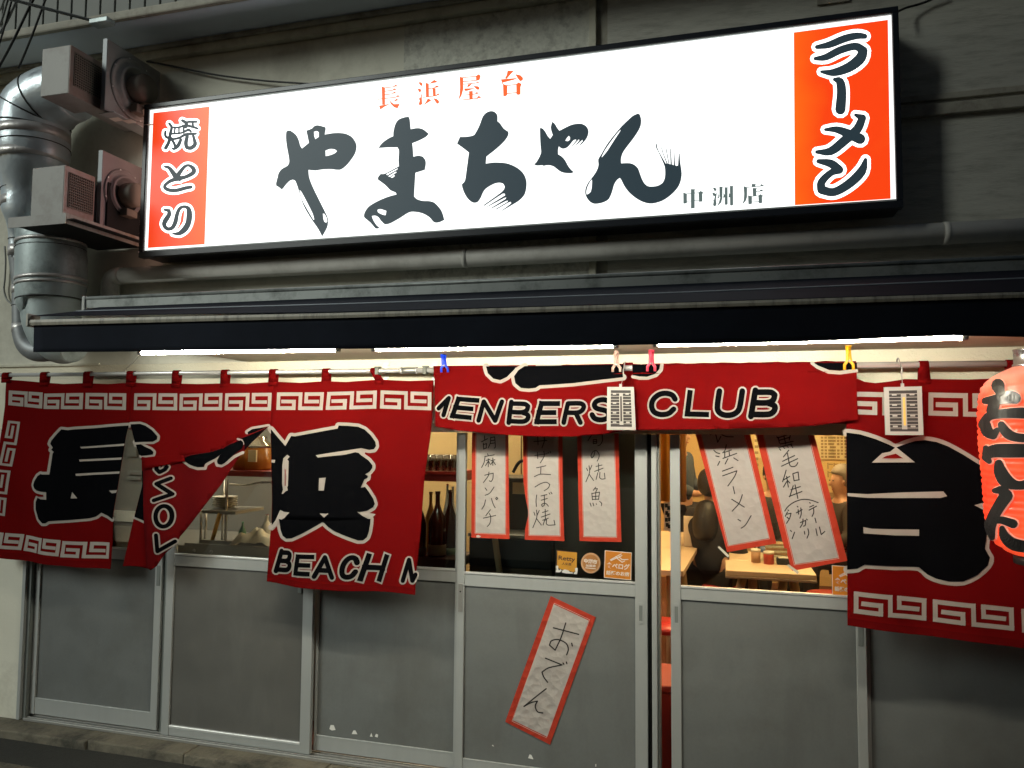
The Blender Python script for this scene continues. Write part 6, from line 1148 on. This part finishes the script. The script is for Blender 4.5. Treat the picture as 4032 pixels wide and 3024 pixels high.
# --- bottles and glasses in the middle window
yb3 = .20
zsh = onp('c7', 150, 1055, yb3).z; xsa, xsb = onp('c7', -120, 1055, yb3).x, onp('c7', 330, 1055, yb3).x
t = thing('bottle_shelf', 'dark wooden shelf carrying the sake bottles', 'shelf', ((xsa+xsb)/2, .25, zsh)); MB().box((xsa, .13, zsh-.05), (xsb, .40, zsh), .004).build('shelf_board', mat('dark_wood', (.06, .03, .025), .5, var=.2), t); MB().box((xsa, .14, zsh-.40), (xsb, .16, zsh-.051)).build('shelf_front', 'dark_wood', t)
bottle('brown sake bottle with a cream label in the middle window', 'c7', 138, 555, 1055, 128, yb3, 'bottle_brown', 'bottle_brown', (.03, .19, 'label_cream'))
bottle('dark sake bottle with a greenish label against the door stile', 'c7', 235, 545, 1062, 112, yb3+.09, 'bottle_brown', 'bottle_brown', (.02, .15, 'label_green'))
bottle('dark bottle half hidden by the curtain edge', 'c7', -8, 560, 1062, 120, yb3, 'bottle_brown', 'bottle_brown', (.02, .16, 'crate_blue'))
bottle('amber bottle standing behind the brown sake bottle', 'c7', 85, 560, 1030, 84, yb3+.14, 'bottle_amber', 'bottle_brown')
bottle('clear bottle with a red cap at the back of the middle window', 'c7', 212, 500, 980, 60, .36, 'bowl_white', 'red_plastic'); bottle('clear bottle with a blue cap at the back of the middle window', 'c7', 255, 520, 980, 60, .37, 'bowl_white', 'blue_plastic')
yg = .30; zg = onp('c7', 150, 397, yg).z; ga, gb_ = onp('c7', -160, 397, yg).x, onp('c7', 330, 397, yg).x
t = thing('glass_shelf', 'red edged shelf holding rows of tumblers', 'shelf', ((ga+gb_)/2, yg, zg)); MB().box((ga, yg-.07, zg-.018), (gb_, yg+.20, zg), .003).build('shelf_board', 'crate_red', t); MB().box((ga, yg-.05, zg-.055), (gb_, yg+.18, zg-.0185)).build('shelf_underside', 'shelf_red', t)
hg_ = onp('c7', 150, 275, yg).z-zg
for r_ in range(3):
    for k in range(9):
        x = ga+.03+k*(gb_-ga-.04)/8.6+(.015 if r_ % 2 else 0)
        tag(MB().lathe([(.0001, .001), (.021, .001), (.025, hg_*.98), (.0235, hg_*.98), (.0195, .008), (.0001, .008)], (x, yg-.035+r_*.062, zg), 16).build('tumbler', 'tumbler'), ['clear glass tumbler in the front row on the red edged shelf', 'clear glass tumbler in the middle row on the red edged shelf', 'clear glass tumbler in the back row on the red edged shelf'][r_], 'glass', 'tumblers on the red edged shelf')
# --- amber jar on its red shelf, left window
zj = onp('l4', 1500, 560, .40).z; ja, jb = onp('l4', 1180, 560, .40).x, onp('l4', 1800, 560, .40).x
t = thing('jar_shelf', 'dark red shelf carrying the amber jar', 'shelf', ((ja+jb)/2, .45, zj)); MB().box((ja, .36, zj-.035), (jb, .70, zj), .003).build('shelf_board', 'shelf_red', t)
a = onp('l4', 1560, 550, .50); r = (onp('l4', 1700, 550, .50)-a).length; hj = onp('l4', 1560, 250, .5).z-zj
t = thing('amber_jar', 'big plastic jar of amber liquid with a pale label', 'jar', (a.x, .50, zj)); MB().lathe([(.0001, .001), (r*.95, .002), (r, .01), (r, hj*.8)], (a.x, .50, zj), 28).build('jar_liquid', 'amber_liquid', t); MB().lathe([(r*1.01, hj*.801), (r*1.0, hj*.9), (r*.6, hj*1.05), (r*.6, hj*1.2), (.0001, hj*1.2)], (a.x, .50, zj), 28).build('jar_neck', 'tumbler', t); MB().box((a.x-.005, .50-r-.004, zj+hj*.3), (a.x+r*.55, .50-r*.9, zj+hj*.72)).build('jar_label', 'label_cream', t)
a = onp('l4', 1405, 560, .44); lathe_thing('small_jar', 'small amber jar beside the big jar', 'jar', (a.x-.02, .44, zj), [('jar_body', [(.0001, .001), (.045, .002), (.047, hj*.55), (.03, hj*.68)], 'amber_liquid'), ('lid', [(.034, hj*.681), (.034, hj*.78), (.0001, hj*.79)], 'bowl_white')])
bottle('clear green bottle with a green cap on the kitchen counter', 'l4', 1392, 1118, 1345, 70, .50, 'clear_green', 'cap_green'); bottle('clear bottle with a red capped top beside the pale cloth', 'l4', 1655, 1040, 1345, 110, .52, 'bowl_white', 'red_plastic')
tag(MB().tube(smooth([tuple(onp('l4', x, y, .6)) for x, y in ((1255, 705), (1380, 720), (1480, 715), (1560, 695), (1700, 690), (1850, 700))], 4, 80, closed=False), .006, 8).build('cable', 'white_soft'), 'white cord strung across the kitchen behind the rack', 'cable')
# pale papers visible in the first slit
for k, (x0p, y0p, x1p, y1p) in enumerate(((1190, 380, 1275, 470), (1195, 600, 1330, 640), (1190, 655, 1320, 690), (1060, 970, 1260, 1080))):
    a, b = onp('b', x0p, y0p, 1.2), onp('b', x1p, y1p, 1.2); t = thing('kitchen_note', ['small grey note high on the kitchen wall', 'long grey note on the kitchen wall', 'thin grey note under the long one', 'pale paper pile on the kitchen counter'][k], 'note', ((a.x+b.x)/2, 1.72, b.z)); a, b = onp('b', x0p, y0p, 1.735), onp('b', x1p, y1p, 1.735); MB().box((a.x, 1.728, b.z), (b.x, 1.745, a.z), .001).build('note_sheet', 'bowl_white' if k == 3 else 'steel_panel', t)
# --- fridge and clutter behind the three strips
fx0 = onp('c3', 1850, 0, .30).x; fx0 = P(2190, 2000, .30).x; fx1 = P(2545, 2000, .30).x
t = thing('fridge', 'dark grey upright fridge close behind the closed door glass', 'fridge', ((fx0+fx1)/2, .5, 0)); MB().box((fx0, .26, -.02), (fx1-.01, .80, 1.95), .012).build('fridge_body', mat('fridge_grey', (.13, .135, .12), .35, var=.06), t); MB().box((fx0+.01, .235, .9), (fx1-.02, .258, 1.94), .008).build('fridge_door', 'fridge_grey', t); MB().box((fx0+.01, .235, .02), (fx1-.02, .258, .885), .008).build('fridge_door', 'fridge_grey', t)
cx0, cx1 = P(1855, 2200, .28).x, P(2185, 2200, .28).x; zcr = P(2000, 2115, .28).z
t = thing('blue_crate', 'dark blue crate on the floor stack behind the first menu strips', 'crate', ((cx0+cx1)/2, .35, .3)); MB().box((cx0, .24, P(2000, 2230, .28).z), (cx1-.01, .55, zcr), .008).build('crate_body', 'crate_blue', t); MB().box((cx0-.006, .232, zcr+.0005), (cx1-.005, .556, zcr+.02), .004).build('crate_rim', 'steel_panel', t)
t = thing('cardboard_box', 'tan cardboard box under the dark blue crate', 'box', ((cx0+cx1)/2, .4, .3)); MB().box((cx0, .25, -.02), (cx1-.01, .6, P(2000, 2230, .28).z-.002), .004).build('box_body', mat('cardboard', (.14, .115, .08), .8), t); MB().box((cx0, .249, .5), (cx1-.01, .2495, .53)).build('box_tape', 'stk_tan', t)
t = thing('shelf_clutter', 'dark appliance with a black handle between the first two strips', 'appliance', (P(2060, 1950, .5).x, .5, 1.2)); A, B_ = P(2000, 1880, .45), P(2190, 2110, .45); MB().box((A.x-.1, .45, B_.z), (B_.x-.01, .75, A.z), .01).build('appliance_body', mat('clutter_dark', (.05, .045, .035), .4), t); MB().tube(smooth([tuple(P(x, y, .42)) for x, y in ((2020, 1860), (2040, 1825), (2060, 1815), (2075, 1835), (2070, 1880))], 4, 90, closed=False), .009, 8).build('handle', 'gap_black', t); MB().box((A.x+.03, .44, P(2050, 1945, .45).z), (B_.x-.03, .449, P(2050, 1900, .45).z)).build('appliance_panel', 'label_cream', t)
A, B_ = P(*K('c7', 580, 900), .20), P(*K('c7', 622, 1200), .20); tag(MB().tube([tuple(B_+(B_-A)*2.2), tuple(A+(A-B_)*.6)], .016, 10).build('wooden_pole', mat('pole_wood', (.42, .34, .2), .6)), 'pale wooden stick leaning behind the first menu strip', 'stick')

# ------------------------------------------------------------------ people inside
mat('skin', (.48, .27, .17), .55); mat('hair_black', (.012, .010, .010), .5, bump=.4, bscale=60); mat('hair_grey', (.22, .19, .15), .6, bump=.4, bscale=60); mat('shirt_navy', (.035, .05, .07), .8); mat('coat_black', (.014, .012, .014), .8, bump=.1, bscale=40); mat('jacket_dark', (.035, .03, .026), .8)
def skin_mesh(name, verts, edges, m, par, sub=1):
    me = bpy.data.meshes.new(name); me.from_pydata([v[:3] for v in verts], edges, []); me.materials.append(MATS[m]); o = bpy.data.objects.new(name, me); COL.objects.link(o)
    if par is not None: o.parent = par; o.matrix_parent_inverse = Matrix.Translation(-par.location)
    md = o.modifiers.new('skin', 'SKIN'); md.use_smooth_shade = True
    lay = me.skin_vertices[0].data if len(me.skin_vertices) else None
    if lay is None:
        bm = bmesh.new(); bm.from_mesh(me); bm.verts.layers.skin.verify(); bm.to_mesh(me); bm.free(); lay = me.skin_vertices[0].data
    for k, v in enumerate(verts):
        rr = v[3] if isinstance(v[3], tuple) else (v[3], v[3]); lay[k].radius = rr; lay[k].use_root = (k == 0)
    sb = o.modifiers.new('sub', 'SUBSURF'); sb.levels = sub; sb.render_levels = sub
    return o
def person(label, pos, face, seated, top, bottom, hair, longhair=False, lean=0.):
    X, Y = pos; ca, sa = math.cos(face), math.sin(face)          # face: direction the person looks, 0 = +x
    def W_(f, l, z): return (X+ca*f-sa*l, Y+sa*f+ca*l, z)
    hz = .50 if seated else .93; sh_ = hz+.50; nk = hz+.58; hd = hz+.70
    J = [(*W_(0, 0, hz), .13), (*W_(.01+lean*.3, 0, hz+.25), .125), (*W_(lean*.7, 0, sh_-.06), .135), (*W_(lean, 0, nk), .055), (*W_(lean+.02, 0, hd-.04), .075), (*W_(lean+.025, 0, hd+.05), .085), (*W_(lean+.02, 0, hd+.13), .06)]
    E_ = [(0, 1), (1, 2), (2, 3), (3, 4), (4, 5), (5, 6)]
    for s_ in (-1, 1):
        i = len(J); J += [(*W_(lean, s_*.17, sh_), .06), (*W_(lean+.04, s_*.22, sh_-.28), .045), (*W_(lean+.24, s_*.18, sh_-.36), .036), (*W_(lean+.31, s_*.17, sh_-.35), .03)]; E_ += [(2, i), (i, i+1), (i+1, i+2), (i+2, i+3)]
        i = len(J)
        if seated: J += [(*W_(.04, s_*.1, hz-.02), .09), (*W_(.42, s_*.11, hz-.01), .065), (*W_(.44, s_*.11, .08), .045), (*W_(.56, s_*.11, .03), .035)]
        else: J += [(*W_(0, s_*.1, hz-.08), .09), (*W_(.02, s_*.1, .48), .062), (*W_(0, s_*.1, .08), .042), (*W_(.13, s_*.11, .03), .035)]
        E_ += [(0, i), (i, i+1), (i+1, i+2), (i+2, i+3)]
    t = thing('person', label, 'person', (X, Y, 0), 'people inside the shop')
    skin_mesh('body', J, E_, 'skin', t, 2)
    g_ = .026 if longhair else .02
    tv = [(*J[0][:3], .13+g_), (*J[1][:3], .128+g_), (*J[2][:3], .138+g_)]; te = [(0, 1), (1, 2)]
    for b0_ in (7, 15): i = len(tv); tv += [(*J[b0_][:3], .064+g_), (*J[b0_+1][:3], .047+g_), (*J[b0_+2][:3], .038+g_)]; te += [(2, i), (i, i+1)] + ([(i+1, i+2)])
    skin_mesh('shirt', tv, te, top, t, 2)
    bv = [(*J[0][:3], .12+g_)]; be = []
    for b0_ in (11, 19): i = len(bv); bv += [(*J[b0_][:3], .09+g_), (*J[b0_+1][:3], .065+g_), (*J[b0_+2][:3], .048+g_)]; be += [(0, i), (i, i+1), (i+1, i+2)]
    skin_mesh('trousers', bv, be, bottom, t, 2)
    # face features
    for s_ in (-1, 1):
        MB().lathe([(.0001, -.008), (.008, 0), (.0001, .008)], W_(lean+.098, s_*.032, hd+.045), 8).build('eye', 'hair_black', t); MB().lathe([(.0001, -.028), (.014, 0), (.0001, .028)], W_(lean+.02, s_*.088, hd+.03), 8).build('ear', 'skin', t)
    MB().lathe([(.0001, -.02), (.013, -.012), (.006, .025), (.0001, .03)], W_(lean+.112, 0, hd+.01), 8).build('nose', 'skin', t); MB().box(tuple(Vector(W_(lean+.088, -.02, hd-.045))), tuple(Vector(W_(lean+.096, .02, hd-.036)))).build('mouth', 'red_plastic', t)
    hv = [(*W_(lean-.012, 0, hd+.105), .112), (*W_(lean-.045, 0, hd+.03), .108), (*W_(lean-.05, 0, hd-.05), .08)]; he = [(0, 1), (1, 2)]
    if longhair: hv += [(*W_(lean-.07, 0, hd-.15), .115), (*W_(lean-.10, 0, hd-.30), .125), (*W_(lean-.11, 0, hd-.40), .08)]; he += [(2, 3), (3, 4), (4, 5)]
    hm = MB(); RA, RB = 14, 20
    for j in range(RA+1):
        th = math.pi*j/RA
        for i in range(RB):
            ph = 2*math.pi*i/RB; k = 1+.04*math.sin(ph*5+j); f, l, z = -.018+.112*k*math.sin(th)*math.cos(ph), .104*k*math.sin(th)*math.sin(ph), .085+.125*math.cos(th)
            if f > .02 and z < .10: f = .02
            if z < -.03: z = -.03
            hm.v.append(W_(lean+f, l, hd+z))
    for j in range(RA):
        for i in range(RB): hm.f.append((j*RB+i, j*RB+(i+1) % RB, (j+1)*RB+(i+1) % RB, (j+1)*RB+i)); hm.sm.append(True)
    hm.build('hair', hair, t)
    if longhair: skin_mesh('hair_length', hv[2:], [(0, 1), (1, 2), (2, 3)], hair, t, 2)
    return t
q = onp('w', 285, 600, 4.6); person('person standing by the back wall in a dark navy shirt', (q.x-.08, 4.6), R(-20), False, 'shirt_navy', 'coat_black', 'hair_black')
q = G(*K('w', 500, 1500), .46); person('person with long black hair sitting in a dark coat beside the table', (onp('w', 520, 1200, q.y).x, q.y), R(60), True, 'coat_black', 'coat_black', 'hair_black', True)
q = onp('w', 1700, 1000, 4.3); person('grey haired person sitting in a dark jacket before the price list', (q.x+.12, 4.3), R(200), True, 'jacket_dark', 'coat_black', 'hair_grey', lean=.06)
q = onp('w', 1105, 930, 4.9); person('person in dark clothes seated far back between the slanted strips', (q.x, 4.9), R(-90), True, 'jacket_dark', 'coat_black', 'hair_black', lean=.1)
